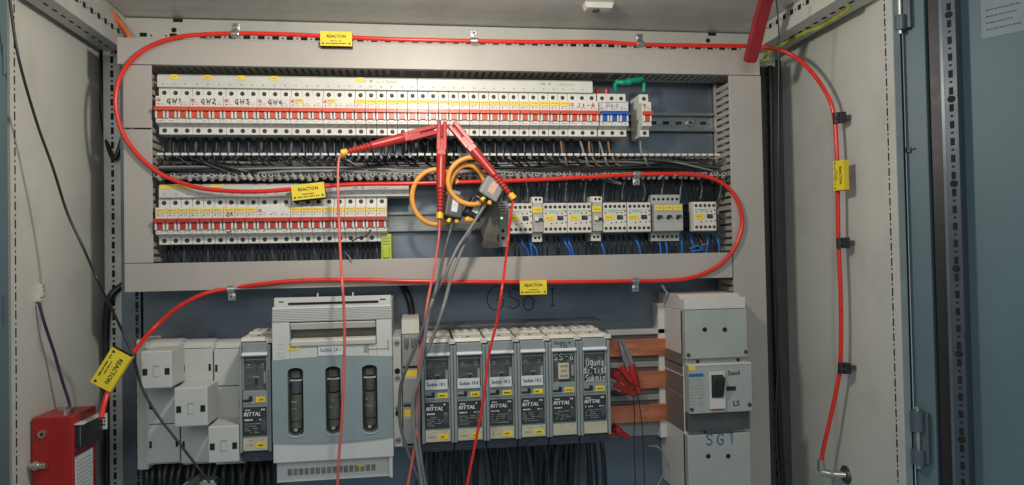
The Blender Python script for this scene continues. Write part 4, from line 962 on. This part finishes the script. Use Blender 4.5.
def capflat(t, x0, y0, x1, y1, Y, slots=(0, 1)):
    a, c, e, g = R(x0, y0, x1, y1, Y); l = t.location; m = MATS['base_cover']
    b = MB(m); b.box(a-l.x, c-l.x-.0006, Y-l.y, Y+.04-l.y, e-l.z+.0006, g-l.z, m); o = b.build('cover_cap', t, bevel=.001)
    w = c-a; zm = (e+g)/2-l.z
    if slots:
        b = MB()
        for s in slots: q = a-l.x+w*(.08 if s == 0 else .9); b.box(q-.0018, q+.0018, Y-l.y-.0004, Y-l.y+.001, zm-.006, zm+.005, hole)
        b.build('slot', o)
mat('base_cover', (.52, .53, .50), .4, var=.04, scale=20, grime=.1)
YK, YQ = 1.185, 1.125
cols = [(142, 180, 'left'), (180, 213, 'middle'), (213, 243, 'right')]
rows = [(349, 386), (386.5, 424), (424.5, 463)]
for ci, (xa_, xb_, nm) in enumerate(cols):
    a, c, e, g = R(xa_, 341, xb_, 463, YK)
    t = thing('covered_fuse_block', '%s column of the white fuse base covers at lower left' % nm, 'fuse base', ((a+c)/2, YP, e), 'white covered fuse bases')
    m = MATS['base_cover']; b = MB(m); b.box(-(c-a)/2, (c-a)/2-.0003, YK+.012-YP, YK+.05-YP, -.005, g-e-.003, m); b.box(-(c-a)/2+.004, (c-a)/2-.004, YK+.05-YP, 0, 0, g-e-.03, dgrey)
    b.prism([(YK+.004-YP, g-e-.012), (YK+.014-YP, g-e-.004), (YK+.026-YP, g-e-.001), (YK+.045-YP, g-e-.001), (YK+.045-YP, g-e-.012)], -(c-a)/2+.003, (c-a)/2-.005, m)
    b.build('body', t, bevel=.0012)
    for ri, (ya_, yb_) in enumerate(rows):
        if ri != ci: capflat(t, xa_+(6 if ci == 0 else 1), ya_, xb_, yb_, YK, (0, 1) if not (ri == 0 and ci == 0) else ())
    rr = {0: (140.5, 351, 171.5, 388.5), 1: (174, 387.5, 207.5, 426.5), 2: (208, 426, 239, 462.5)}[ci]
    cap(t, *rr, YQ)
x0, x1, z0, z1 = R(136.5, 340, 148, 470, YK+.03)
b = MB(); b.box(x0, x1, YK+.03, YP-.001, z0, z1, MATS['base_cover']); tag(b.build('side_cover', bevel=.002), 'tall pale end cover at the left of the white fuse bases', 'cover')
# loose clamp at bottom left with cable
t = thing('cable_clamp', 'grey metal clamp with a yellow bit at the lower left edge', 'clamp', P(196, 482, 1.17))
b = MB(); b.prism([(-.028, -.01), (-.012, .004), (.004, .006), (.03, .004), (.035, -.004), (.012, -.012)], -.012, .012, steel, 'y'); b.cyl((-.01, -.01, -.005), (.012, -.014, .012), .006, dgrey, 12); b.cyl((-.004, -.02, -.006), (.008, -.02, -.006), .006, yellow2, 12); b.build('bracket', t, bevel=.001)
# dark wires under fuse gear
for i in range(46):
    px = 424+i*3.95+rnd(2); x = P(px, 455, YP-.05).x
    if 606 < px: continue
    lean = rnd(.012)
    wire([(x, YP-.05+rnd(.02), zS0+.0), (x+lean*.3, YP-.05, zS0-.03), (x+lean, YP-.045, zS0-.08), (x+lean*1.4, YP-.04, zS0-.14)], random.choice((.003, .004, .005)), wblack if i % 5 else skirt, 'load_cable', 'black cable hanging below the slim fuse switches', 'cable', 'black cables below the slim fuse switches')
for i in range(18):
    px = 146+i*7.2; x = P(px, 475, YP-.03).x
    wire([(x, YP-.03, P(px, 462, YP-.03).z), (x+rnd(.006), YP-.04, P(px, 480, YP-.03).z), (x+rnd(.01), YP-.035, P(px, 510, YP-.03).z)], .007, wblack, 'load_cable', 'thick black cable in the shade under the white fuse bases', 'cable', 'black cables under the white fuse bases')

# ---------------------------------------------------------------- copper bars
for py0, py1, lb in ((339.5, 356, 'top'), (372, 389, 'middle'), (405, 422.5, 'lowest')):
    x0, x1, z0, z1 = R(440, py0, 668, py1, YP-.035); z0 = P(635, py1, YP-.035).z; z1 = P(635, py0, YP-.035).z
    b = MB(copper); b.box(x0, x1, YP-.035, YP-.030, z0, z1, copper); b.box(x0, x1, YP-.036, YP-.022, z1-.0028, z1-.0002, copper)
    tag(b.build('copper_busbar', bevel=.0006), '%s of the three bare copper busbars left of the big grey breaker' % lb, 'busbar', 'copper busbars')
b = MB(); x0, x1, z0, z1 = R(600, 318, 668, 437, YP-.012); z0 = P(635, 436, YP-.012).z
b.box(x0, x1, YP-.014, YP-.004, z0, P(635, 334, YP-.012).z, mgrey)
for py in (364, 397): z = P(635, py, YP-.02).z; b.box(x0, x1, YP-.028, YP-.014, z-.005, z+.005, mgrey)
z = P(635, 333, YP-.02).z; b.box(P(590, 330, YP).x, x1-.004, YP-.03, YP-.014, z-.002, z+.008, frame)
tag(b.build('busbar_holder', bevel=.001), 'grey holder plate behind the bare copper busbars', 'support')

# ---------------------------------------------------------------- big breaker marked SG1
YG = 1.150
xg0, xg1, _, _ = R(686.5, 300, 749, 480, YG)
ZZ = lambda py: P(716, py, YG).z
zb0 = P(716, 500, YG).z
t = thing('moulded_breaker', 'large grey moulded breaker with black rocker and handwritten SG1', 'circuit breaker', ((xg0+xg1)/2, YP, zb0)); w = xg1-xg0; gy = YG-YP; cxg = (xg0+xg1)/2
Lz = lambda py: ZZ(py)-zb0
wht = mat('housing_white', (.60, .58, .54), .4, var=.04, scale=20)
b = MB(wht); b.box(-w/2, w/2, gy+.012, -.0, 0, Lz(310), wht)
b.prism([(gy+.008, Lz(310)), (gy+.012, Lz(300)), (gy+.03, Lz(294.5)), (-.0, Lz(294.5)), (0, Lz(310))], -w/2+.0002, w/2-.001, wht)
b.build('housing', t, bevel=.0015)
b = MB(wht); b.box(-w/2, w/2-.002, gy+.001, gy+.014, Lz(309), Lz(298), wht); b.box(-w/2, w/2-.001, gy-.0005, gy+.02, Lz(358), Lz(309.5), mccb); b.build('upper_cover', t, bevel=.001)
b = MB(mccb); b.box(-w/2, w/2, gy+.004, gy+.02, Lz(363.5), Lz(358.3), mgrey)
for u in (-.3, .35): b.cyl((w*u, gy+.004, Lz(361)), (w*u, gy+.0025, Lz(361)), .0028, hole, 10)
b.build('joint_band', t)
b = MB(mccb); b.box(-w/2+.001, w/2+.001, gy-.010, gy+.02, Lz(411.5), Lz(364.5), mccb); b.box(-w/2, w/2+.001, gy-.011, gy+.018, Lz(364.5), Lz(362.8), wht); b.build('front_plate', t, bevel=.0012)
b = MB(dgrey); b.box(-w/2+.001, w/2, gy-.001, gy+.02, Lz(430.5), Lz(412), dgrey); b.box(-w*.20, w*.22, gy-.0008, gy+.018, Lz(433.5), Lz(430.5), dgrey); b.build('dark_band', t, bevel=.001)
b = MB(mccb); b.box(-w/2, w/2, gy-.0005, gy+.02, 0, Lz(434.0), mccb); b.build('lower_cover', t, bevel=.0012)
for py in (329.5, 456):
    for px in (704.5, 724.5) if py < 400 else (708, 728):
        q = P(px, py, YG); b = MB(); b.cyl((q.x-cxg, gy+.001, q.z-zb0), (q.x-cxg, gy-.0012, q.z-zb0), .0043, hole, 14); b.add([(q.x-cxg+.0048*math.cos(a), gy-.0009, q.z-zb0+.0048*math.sin(a)) for a in [2*math.pi*i/14 for i in range(14)]], [tuple(range(14))], wht); b.build('screw_hole', t)
for sx, py in ((-.46, 407), (.46, 405), (-.46, 354), (.46, 353)):
    q = gy-.0102 if py > 360 else gy-.0007; b = MB(); b.cyl((w*sx, q+.001, Lz(py)), (w*sx, q-.0008, Lz(py)), .0036, dgrey, 12); b.box(w*sx-.0022, w*sx+.0022, q-.0011, q-.0007, Lz(py)-.0005, Lz(py)+.0005, hole); b.build('screw', t)
# rocker
xa_ = P(709, 390, YG-.01).x-cxg; xb_ = P(724, 390, YG-.01).x-cxg
b = MB(wht); g = gy-.010
b.box(xa_, xa_+.0028, g-.005, g, Lz(407), Lz(370.5), wht); b.box(xb_-.0028, xb_, g-.005, g, Lz(407), Lz(370.5), wht); b.box(xa_+.0028, xb_-.0028, g-.005, g, Lz(373.5), Lz(370.5), wht); b.box(xa_+.0028, xb_-.0028, g-.0045, g, Lz(407), Lz(396.5), wht); b.box(xa_+.003, xb_-.003, g-.0008, g, Lz(409), Lz(407.2), dred); b.build('rocker_frame', t, bevel=.0008)
b = MB(black); b.prism([(g, Lz(396)), (g-.008, Lz(394)), (g-.016, Lz(377)), (g-.012, Lz(374.5)), (g, Lz(374))], xa_+.0036, xb_-.0036, black); b.build('rocker', t, bevel=.0012)
b = MB(); q = P(733.5, 373, YG-.01); b.text('Susol', q.x-cxg, q.z-zb0, g-.0006, .0110, ink, .95); b.text('Susol', q.x-cxg+.0004, q.z-zb0, g-.0007, .0110, ink, .95); q = P(736, 403.5, YG-.01); b.text('LS', q.x-cxg, q.z-zb0, g-.0006, .0125, ink); b.text('LS', q.x-cxg+.0006, q.z-zb0, g-.0007, .0125, ink)
q = P(731, 388.5, YG-.01); b.box(q.x-cxg-.0085, q.x-cxg+.0085, g-.0008, g, q.z-zb0-.0036, q.z-zb0+.0036, ink)
a0 = P(689, 374, YG-.01); a1 = P(704, 404, YG-.01); b.box(a0.x-cxg, a1.x-cxg, g-.0006, g, a0.z-zb0-.005, a0.z-zb0, blueink)
for k in range(9): b.dashes(a0.x-cxg, a1.x-cxg, a0.z-zb0-.010-k*.0052, g-.0006, .0013, lightink, .65, 8)
b.build('marking', t)
b = MB(); q = P(692, 368, YG-.01); b.box(q.x-cxg-.006, q.x-cxg+.006, g-.0007, g, q.z-zb0-.004, q.z-zb0+.004, yellow); b.build('label_sticker', t)
b = MB(); q = P(720, 438.5, YG); stroke_text(b, 'SG1', q.x-cxg, q.z-zb0, gy-.0010, .0185, blueink, .0011, .7, .4); b.build('handwriting', t)
# brown-grey side recess panels, and the base wall
b = MB(tray); b.box(-w/2-.0008, -w/2, gy+.014, -.012, Lz(392+4), Lz(354), tray); b.box(-w/2-.0015, -w/2-.0008, gy+.010, -.008, Lz(376), Lz(374.7), wht); b.box(-w/2-.0012, -w/2-.0008, gy+.012, -.01, Lz(366), Lz(365), hole)
b.box(-w/2-.0008, -w/2, gy+.014, -.012, Lz(432), Lz(396+1), tray); b.build('side_panel', t)
x0, x1, z0, z1 = R(656.5, 306, 664, 437, YP-.015)
b = MB(wht); b.box(x0, P(664.5, 380, YP-.015).x+.002, YP-.03, YP-.0005, P(660, 436, YP-.02).z, P(660, 303, YP-.02).z, wht); q = P(661, 341, YP-.0305); b.disc(q.x, YP-.0302, q.z, .003, hole)
q = P(661, 421, YP-.0305); b.box(q.x-.004, q.x, YP-.0304, YP-.03, q.z-.001, q.z+.001, hole)
tag(b.build('base_adapter', bevel=.0015), 'white mounting adapter edge on the left of the big grey breaker', 'adapter')
# striped cable stub above the breaker
b = MB(); pts = [P(661.5, 284.5, YP-.05), P(664, 288, YP-.05), P(667, 293, YP-.045), P(668, 302, YP-.04)]
b.tube(spline(pts, 6), .0024, paper, 8); b.tube([p+Vector((.0015, -.0022, 0)) for p in spline(pts, 6)[6:]], .0009, blueink, 6)
tag(b.build('cut_cable'), 'short cut white and blue cable end above the big grey breaker', 'cable')
wire([P(648, 446, YP-.04), P(658, 447, YP-.05), P(665, 457, YP-.05), P(664, 472, YP-.05), P(655, 490, YP-.05)], .0012, wgrey, 'thin_wire', 'thin grey wire curving down left of the big grey breaker', 'wire')

# ---------------------------------------------------------------- crocodile clips on copper bars
jawm = mat('jaw_steel', (.30, .30, .29), .35, .6, var=.2, scale=80)
def croc(pj, pt_, Y, label, flip=1, jaw=True):
    t = thing('crocodile_clip', label, 'clip', P(*pt_, Y), 'red crocodile clips on the copper bars')
    l = t.location; a = P(*pj, Y)-l; d = a.normalized(); n = Vector((0, -1, 0)); s = d.cross(n)
    L = a.length
    b = MB(clipred); ax = lambda u, v: d*u+s*v
    b.tube([ax(-.004, 0), ax(.003, 0), ax(.012, 0), ax(.014, 0), ax(.032, 0), ax(min(L*.7, .05), .002)], 0, clipred, 12, radii=[.0042, .0056, .0058, .0075, .0084, .0098]); 
    b.tube([ax(.016, -.004*flip), ax(.030, -.010*flip), ax(.052, -.016*flip)], 0, clipred, 8, radii=[.004, .0058, .0066])
    b.build('boot', t)
    if jaw:
        b = MB(steel)
        for k in (-1, 1):
            pl = [(L*.42, .0003*k), (L*.42, .0080*k), (L*.75, .0078*k), (L, .0040*k), (L, .0008*k)]
            vs = [ax(u, v)+n*w for w in (.006, -.003) for u, v in pl]; m_ = len(pl)
            b.add(vs, [tuple(range(m_)), tuple(range(2*m_-1, m_-1, -1))]+[(q, (q+1) % m_, m_+(q+1) % m_, m_+q) for q in range(m_)], jawm)
        b.build('jaw', t)
croc((620, 340), (638.5, 391), YP-.06, 'upper red crocodile clip gripping the top copper bar')
croc((605, 379), (633, 394), YP-.075, 'middle red crocodile clip with grey jaws on the middle copper bar', -1)
croc((608, 425), (627, 437), YP-.07, 'lowest red crocodile clip below the copper bars', 1, False)
for px, (a_, c_) in ((1, ((637, 392), (643, 440))), (2, ((633, 395), (634, 440)))): wire([P(*a_, YP-.06), P((a_[0]+c_[0])/2+1, 415, YP-.05), P(c_[0], 440, YP-.05), P(c_[0]+2, 500, YP-.05)], .0008, wblack, 'thin_wire', 'hair thin dark lead hanging from a red crocodile clip', 'wire', 'thin leads from crocodile clips')

# ---------------------------------------------------------------- test probes
YPR = YN-.040
def probe(tip, tail, label, Yt=None, Yl=None, twist=0):
    Yt = Yt or YN-.018; Yl = Yl or YN-.045
    A = P(*tip, Yt); B = P(*tail, Yl); t = thing('test_probe', label, 'test probe', A, 'red test probes clipped under the top breakers')
    d = (B-A); L = d.length; d.normalize(); s = d.cross(Vector((0, 1, 0))).normalized(); n = s.cross(d)
    if n.y > 0: n = -n
    Mx = Matrix((s, n, d)).transposed().to_4x4()    # local z along the body, local y toward viewer
    b = MB(clipred); b.T = Mx
    hl = L*.36
    b.box(-.0085, -.0016, -.006, .006, 0, hl*.85, clipred); b.box(.0016, .0085, -.006, .006, 0, hl*.85, clipred); b.box(-.0016, .0016, -.005, .002, .006, hl, clipred)
    b.box(-.0075, .0075, -.0055, .0055, hl*.5, hl, clipred)
    b.build('clip_head', t, bevel=.0012)
    b = MB(hole); b.T = Mx; b.box(-.0068, -.003, -.004, .004, -.0008, 0, hole); b.box(.003, .0068, -.004, .004, -.0008, 0, hole); b.cyl((0, .0062, hl*.45), (0, .0055, hl*.45), .0011, dgrey, 8); b.build('jaw_socket', t)
    b = MB(clipred); b.T = Mx
    us = [hl-.001, hl+.004, hl+.010, L*.55, L*.68]; rs = [.0078, .0085, .0080, .0076, .0066]
    n_ = 7
    for i in range(n_): us += [L*(.69+.25*i/n_), L*(.69+.25*(i+.5)/n_), L*(.69+.25*(i+.55)/n_), L*(.69+.25*(i+.95)/n_)]; k = .0068-.0022*i/n_; rs += [k, k, k*.68, k*.68]
    us.append(L*.955); rs.append(.0038)
    b.tube([(0, 0, u) for u in us], 0, clipred, 14, radii=rs); b.build('grip', t)
    b = MB(yellow); b.T = Mx; b.cyl((0, 0, L*.95), (0, 0, L*1.01), .0058, ring_m if False else mat('yellow_ring', (.85, .5, .02), .4), 12); b.build('marker_ring', t, bevel=.001)
probe((436.5, 129.5), (342, 153), 'red test probe pointing left, its lead hanging at the left')
probe((442, 122.5), (439.8, 218), 'red test probe hanging straight down in front of the orange coil', Yl=YN-.06)
probe((452, 124.5), (513.5, 198), 'red test probe slanting down right beside the coil couplers', Yt=YN-.034, Yl=YN-.066)
YL = 1.055
def lead(pts, r, m, label, name='test_lead', grp='leads hanging down from the test gear'):
    b = MB(m); b.tube(spline([P(x, y, Y) for x, y, Y in pts], 10), r, m, 10); return tag(b.build(name), label, 'cable', grp)
lead([(342, 153, YN-.045), (338.5, 162, YN-.05), (338, 190, YN-.06), (339.5, 235, YN-.075), (342, 280, YL), (344, 310, YL), (344.5, 345, YL), (343, 390, YL), (341.5, 425, YL), (339, 455, YL), (337, 495, YL)], .0021, leadred, 'thin red lead hanging over the big fuse switch')
lead([(439.8, 219, YN-.06), (438.5, 240, YN-.065), (434, 270, YN-.08), (428, 300, YL), (423, 335, YL), (418.5, 370, YL), (418, 410, YL+.01), (414, 450, YL), (406, 495, YL)], .0021, leadred, 'red lead twisted among the grey leads')
lead([(513, 198, YN-.066), (511, 215, YN-.066), (507.5, 245, YN-.07), (502.5, 285, YL), (497, 320, YL), (489, 355, YL), (484, 395, YL), (477, 435, YL), (470, 470, YL), (465, 495, YL)], .0021, tube_m, 'bright red lead hanging over the slim fuse switches')
# coils
def coil(cx_, cy_, rx, ry, Y, a0, a1, label, tiltY=0):
    pts = []
    for i in range(33):
        a = math.radians(a0+(a1-a0)*i/32); pts.append(P(cx_+rx*math.cos(a), cy_-ry*math.sin(a), Y+tiltY*math.cos(a)))
    b = MB(ring_m); b.tube(pts, .0044, ring_m, 10); return tag(b.build('current_coil'), label, 'current sensor', 'orange current sensor coils')
coil(436.5, 197, 24.5, 27.5, YN-.012, 30, 305, 'leftmost orange current coil, largest in view')
coil(472.5, 181, 24.5, 23.5, YN-.038, 60, 292, 'front orange current coil joined to the tilted light grey coupler')
coil(467.5, 192.5, 18.5, 27.5, YN-.024, -100, 200, 'rear orange current coil passing behind the front coil', .004)
def coupler(px, py, Y, w, h, dth, ang, label, m, lab):
    t = thing('coil_coupler', label, 'sensor coupler', P(px, py, Y), 'couplers of the orange coils'); t.rotation_euler = (math.radians(-12), math.radians(ang), math.radians(8))
    b = MB(m); b.box(-w/2, w/2, -dth/2, dth/2, -h/2, h/2, m); b.box(-w*.28, w*.28, -dth*.3, dth*.3, h/2, h/2+.008, mgrey); b.build('body', t, bevel=.003, seg=3)
    b = MB(dgrey); b.box(-w/2-.0003, w/2+.0003, -dth/2+.002, dth/2+.0002, -h/2-.0006, -h/2+h*.25, black); b.build('lower_rim', t, bevel=.002)
    b = MB(); b.box(-w*.17, w*.17, -dth/2-.0006, -dth/2, -h*.28, h*.32, paper if lab is None else lab); b.dashes(-w*.1, w*.1, .001, -dth/2-.0008, .001, lightink, .8, 3); b.build('label_sticker', t)
    b = MB(); b.cyl((-.003, 0, -h/2), (-.005, 0, -h/2-.008), .0034, yellow2, 10); b.cyl((.008, 0, -h/2), (.010, 0, -h/2-.006), .004, ring_m, 10); b.build('cable_gland', t)
coupler(453.5, 207, YN-.030, .030, .040, .020, 12, 'dark grey coil coupler with white label, left of the three', dgrey, None)
coupler(475, 209, YN-.018, .030, .036, .020, 30, 'darkest coil coupler, half hidden between the other two', black, None)
coupler(490.5, 190, YN-.055, .034, .034, .020, 32, 'tilted light grey coil coupler with salmon label, upper right', mgrey, mat('salmon_label', (.62, .40, .30), .6))
lead([(452, 224, YN-.032), (450, 232, YN-.034), (445, 250, YN-.05), (437, 285, YL-.008), (428, 315, YL-.008), (415, 348, YL-.008), (405, 372, YL-.008), (400, 392, YL), (400.5, 425, YL), (408, 452, YL), (418, 478, YL), (424, 500, YL)], .0025, mat('lead_dark', (.11, .115, .12), .4), 'dark grey lead curving left around the terminal module')
lead([(485, 205, YN-.05), (478, 216, YN-.052), (468, 232, YN-.056), (458, 247, YN-.06), (448, 268, YN-.08), (434, 297, YL-.012), (428, 318, YL-.012), (424, 345, YL-.012), (419, 378, YL-.006), (413, 400, YL-.006), (413.5, 430, YL-.006), (418, 460, YL-.006), (424, 500, YL-.006)], .0027, greyl, 'light grey lead from the tilted coupler')
lead([(474, 222, YN-.03), (468, 236, YN-.04), (461, 252, YN-.055), (452, 275, YN-.08), (444, 305, YL), (434, 335, YL), (423, 360, YL), (417, 390, YL+.006), (417, 425, YL+.006), (421, 460, YL+.006), (428, 500, YL+.006)], .0027, greyl, 'grey lead from the darkest coupler, rightmost of the grey leads')
# grey fabric strap
pts = [P(491, 190, YN-.006), P(491.5, 205, YN-.014), P(491, 222, YN-.018), P(490, 236, YN-.012), P(491, 248, YN+.002)]
b = MB(fabric); sp = spline(pts, 6); W2 = [.0135+.002*math.sin(i*.9) for i in range(len(sp))]
vs = []; 
for p, w_ in zip(sp, W2): vs += [p+Vector((-w_, .001, 0)), p+Vector((0, -.003, 0)), p+Vector((w_, .001, 0)), p+Vector((w_, .004, 0)), p+Vector((-w_, .004, 0))]
b.add(vs, [(i*5+k, i*5+(k+1) % 5, (i+1)*5+(k+1) % 5, (i+1)*5+k) for i in range(len(sp)-1) for k in range(5)]+[(4, 3, 2, 1, 0), tuple(len(vs)-5+k for k in range(5))], fabric)
tag(b.build('fabric_strap'), 'worn olive grey fabric strap hanging between coupler and relay', 'strap')

# ---------------------------------------------------------------- red release box on the left wall
Yb0 = XL+0
dBX = .003
def yAt(px, X): d = ray(px, 440); return X*d.y/d.x
Yr0 = yAt(31.5, XL+dBX); xr_ = P(73.5, 440, Yr0).x; Yr1 = yAt(93, xr_)+.012
zt_ = P(52, 417, Yr0).z; zb_ = P(52, 520, Yr0).z
t = thing('release_box', 'red metal release box mounted on the left wall at bottom left', 'control box', (XL, (Yr0+Yr1)/2, zb_)); l = t.location
b = MB(fibox); b.box(XL+dBX-l.x, xr_-l.x, Yr0-l.y, Yr1-l.y, 0, zt_-l.z, fibox); b.build('housing', t, bevel=.0025, seg=3)
b = MB(); q = P(42.5, 434, Yr0); b.cyl((q.x-l.x, q.y-l.y+.001, q.z-l.z), (q.x-l.x, q.y-l.y-.003, q.z-l.z), .0055, steel, 14); b.cyl((q.x-l.x, q.y-l.y-.003, q.z-l.z), (q.x-l.x, q.y-l.y-.0034, q.z-l.z), .0025, hole, 6); b.build('screw', t, bevel=.0006)
b = MB(); q = P(31, 466, Yr0-.004); b.cyl((q.x-l.x, q.y-l.y, q.z-l.z), (q.x-l.x+.022, q.y-l.y-.003, q.z-l.z), .0045, steel, 12); b.cyl((q.x-l.x+.004, q.y-l.y, q.z-l.z), (q.x-l.x+.012, q.y-l.y-.001, q.z-l.z), .0068, steel, 6)
b.cyl((q.x-l.x-.001, q.y-l.y+.01, q.z-l.z-.004), (q.x-l.x-.001, q.y-l.y+.010, q.z-l.z+.028), .004, fibox, 10); b.build('latch_pin', t, bevel=.0004)
# solenoid on its inner face
sxx = xr_+.011
za, zb2 = PX(85, 420, xr_).z-l.z, PX(85, 443, xr_).z-l.z
b = MB(black); b.box(xr_-l.x, sxx-l.x, (Yr0+.006)-l.y, Yr1-.006-l.y, zb2, za, black); b.box(xr_-l.x-.001, sxx-l.x+.001, Yr0+.003-l.y, Yr1-.004-l.y, za, za+.0015, paper); b.box(xr_+.006-l.x, xr_+.0068-l.x, Yr0+.0055-l.y, Yr0+.0062-l.y, zb2+.002, za, mgrey); b.build('solenoid', t, bevel=.0012)
b = MB(); q1_ = P(97.5, 420, Yr1-.004); q2_ = P(107, 420, Yr1-.004); zt2 = P(102, 413.5, Yr1-.004).z-l.z; x0_ = q1_.x-l.x; zz = zt2; b.box(x0_, q2_.x-l.x, Yr1-.004-l.y, Yr1-.002-l.y, zz-.024, zz, paper); b.box(sxx-l.x, x0_, Yr1-.003-l.y, Yr1-.002-l.y, zz-.004, zz, paper)
for k in range(3): b.dashes(x0_+.003, x0_+.012, zz-.007-k*.005, Yr1-.0043-l.y, .003, ink, .8, 3)
b.build('tag_plate', t)
qa = PX(76, 458, xr_); qb = PX(90.5, 448, xr_)
b = MB(); b.box(xr_-l.x, xr_-l.x+.0006, Yr0+.004-l.y, Yr1-.014-l.y, 0, qa.z-l.z+.002, paper)
for k in range(8): 
    y = Yr0+.008-l.y
    while y < Yr1-.02-l.y: wd = random.uniform(.002, .006); b.box(xr_-l.x+.0006, xr_-l.x+.0008, y, y+wd, qa.z-l.z-.008-k*.006, qa.z-l.z-.0065-k*.006, lightink); y += wd+.002
b.build('instruction_sheet', t)
b = MB(); q = P(66, 412, Yr0+.03); b.cyl((q.x-l.x, Yr0+.03-l.y, zt_-l.z), (q.x-l.x, Yr0+.03-l.y, zt_-l.z+.006), .010, steel, 14); b.build('top_gland', t, bevel=.001)

# ---------------------------------------------------------------- light
w = bpy.data.worlds.new('World'); S.world = w; w.use_nodes = True
bg = w.node_tree.nodes['Background']; bg.inputs[0].default_value = (.62, .78, .86, 1); bg.inputs[1].default_value = .22
def area(name, loc, target, sx, sy, power, col):
    L = bpy.data.lights.new(name, 'AREA'); L.shape = 'RECTANGLE'; L.size = sx; L.size_y = sy; L.energy = power; L.color = col
    o = bpy.data.objects.new(name, L); COL.objects.link(o); o.location = loc; o.rotation_euler = (Vector(target)-Vector(loc)).to_track_quat('-Z', 'Y').to_euler(); return o
L = bpy.data.lights.new('work_lamp', 'POINT'); L.energy = 7.8; L.color = (1, .92, .81); L.shadow_soft_size = .028
o = bpy.data.objects.new('work_lamp', L); COL.objects.link(o); o.location = (0.02, .76, 1.4+.37)
area('room_fill', (-0.1, -1.0, 2.2), (0.05, YP, 1.2), 1.2, .8, 9.5, (1, .97, .92))  # added fill for ambient room light, no lamp known there
S.view_settings.view_transform = 'Standard'; S.view_settings.look = 'None'; S.view_settings.exposure = .22; S.view_settings.gamma = 1
S.render.engine = 'CYCLES'; S.cycles.use_denoising = True; S.cycles.max_bounces = 8
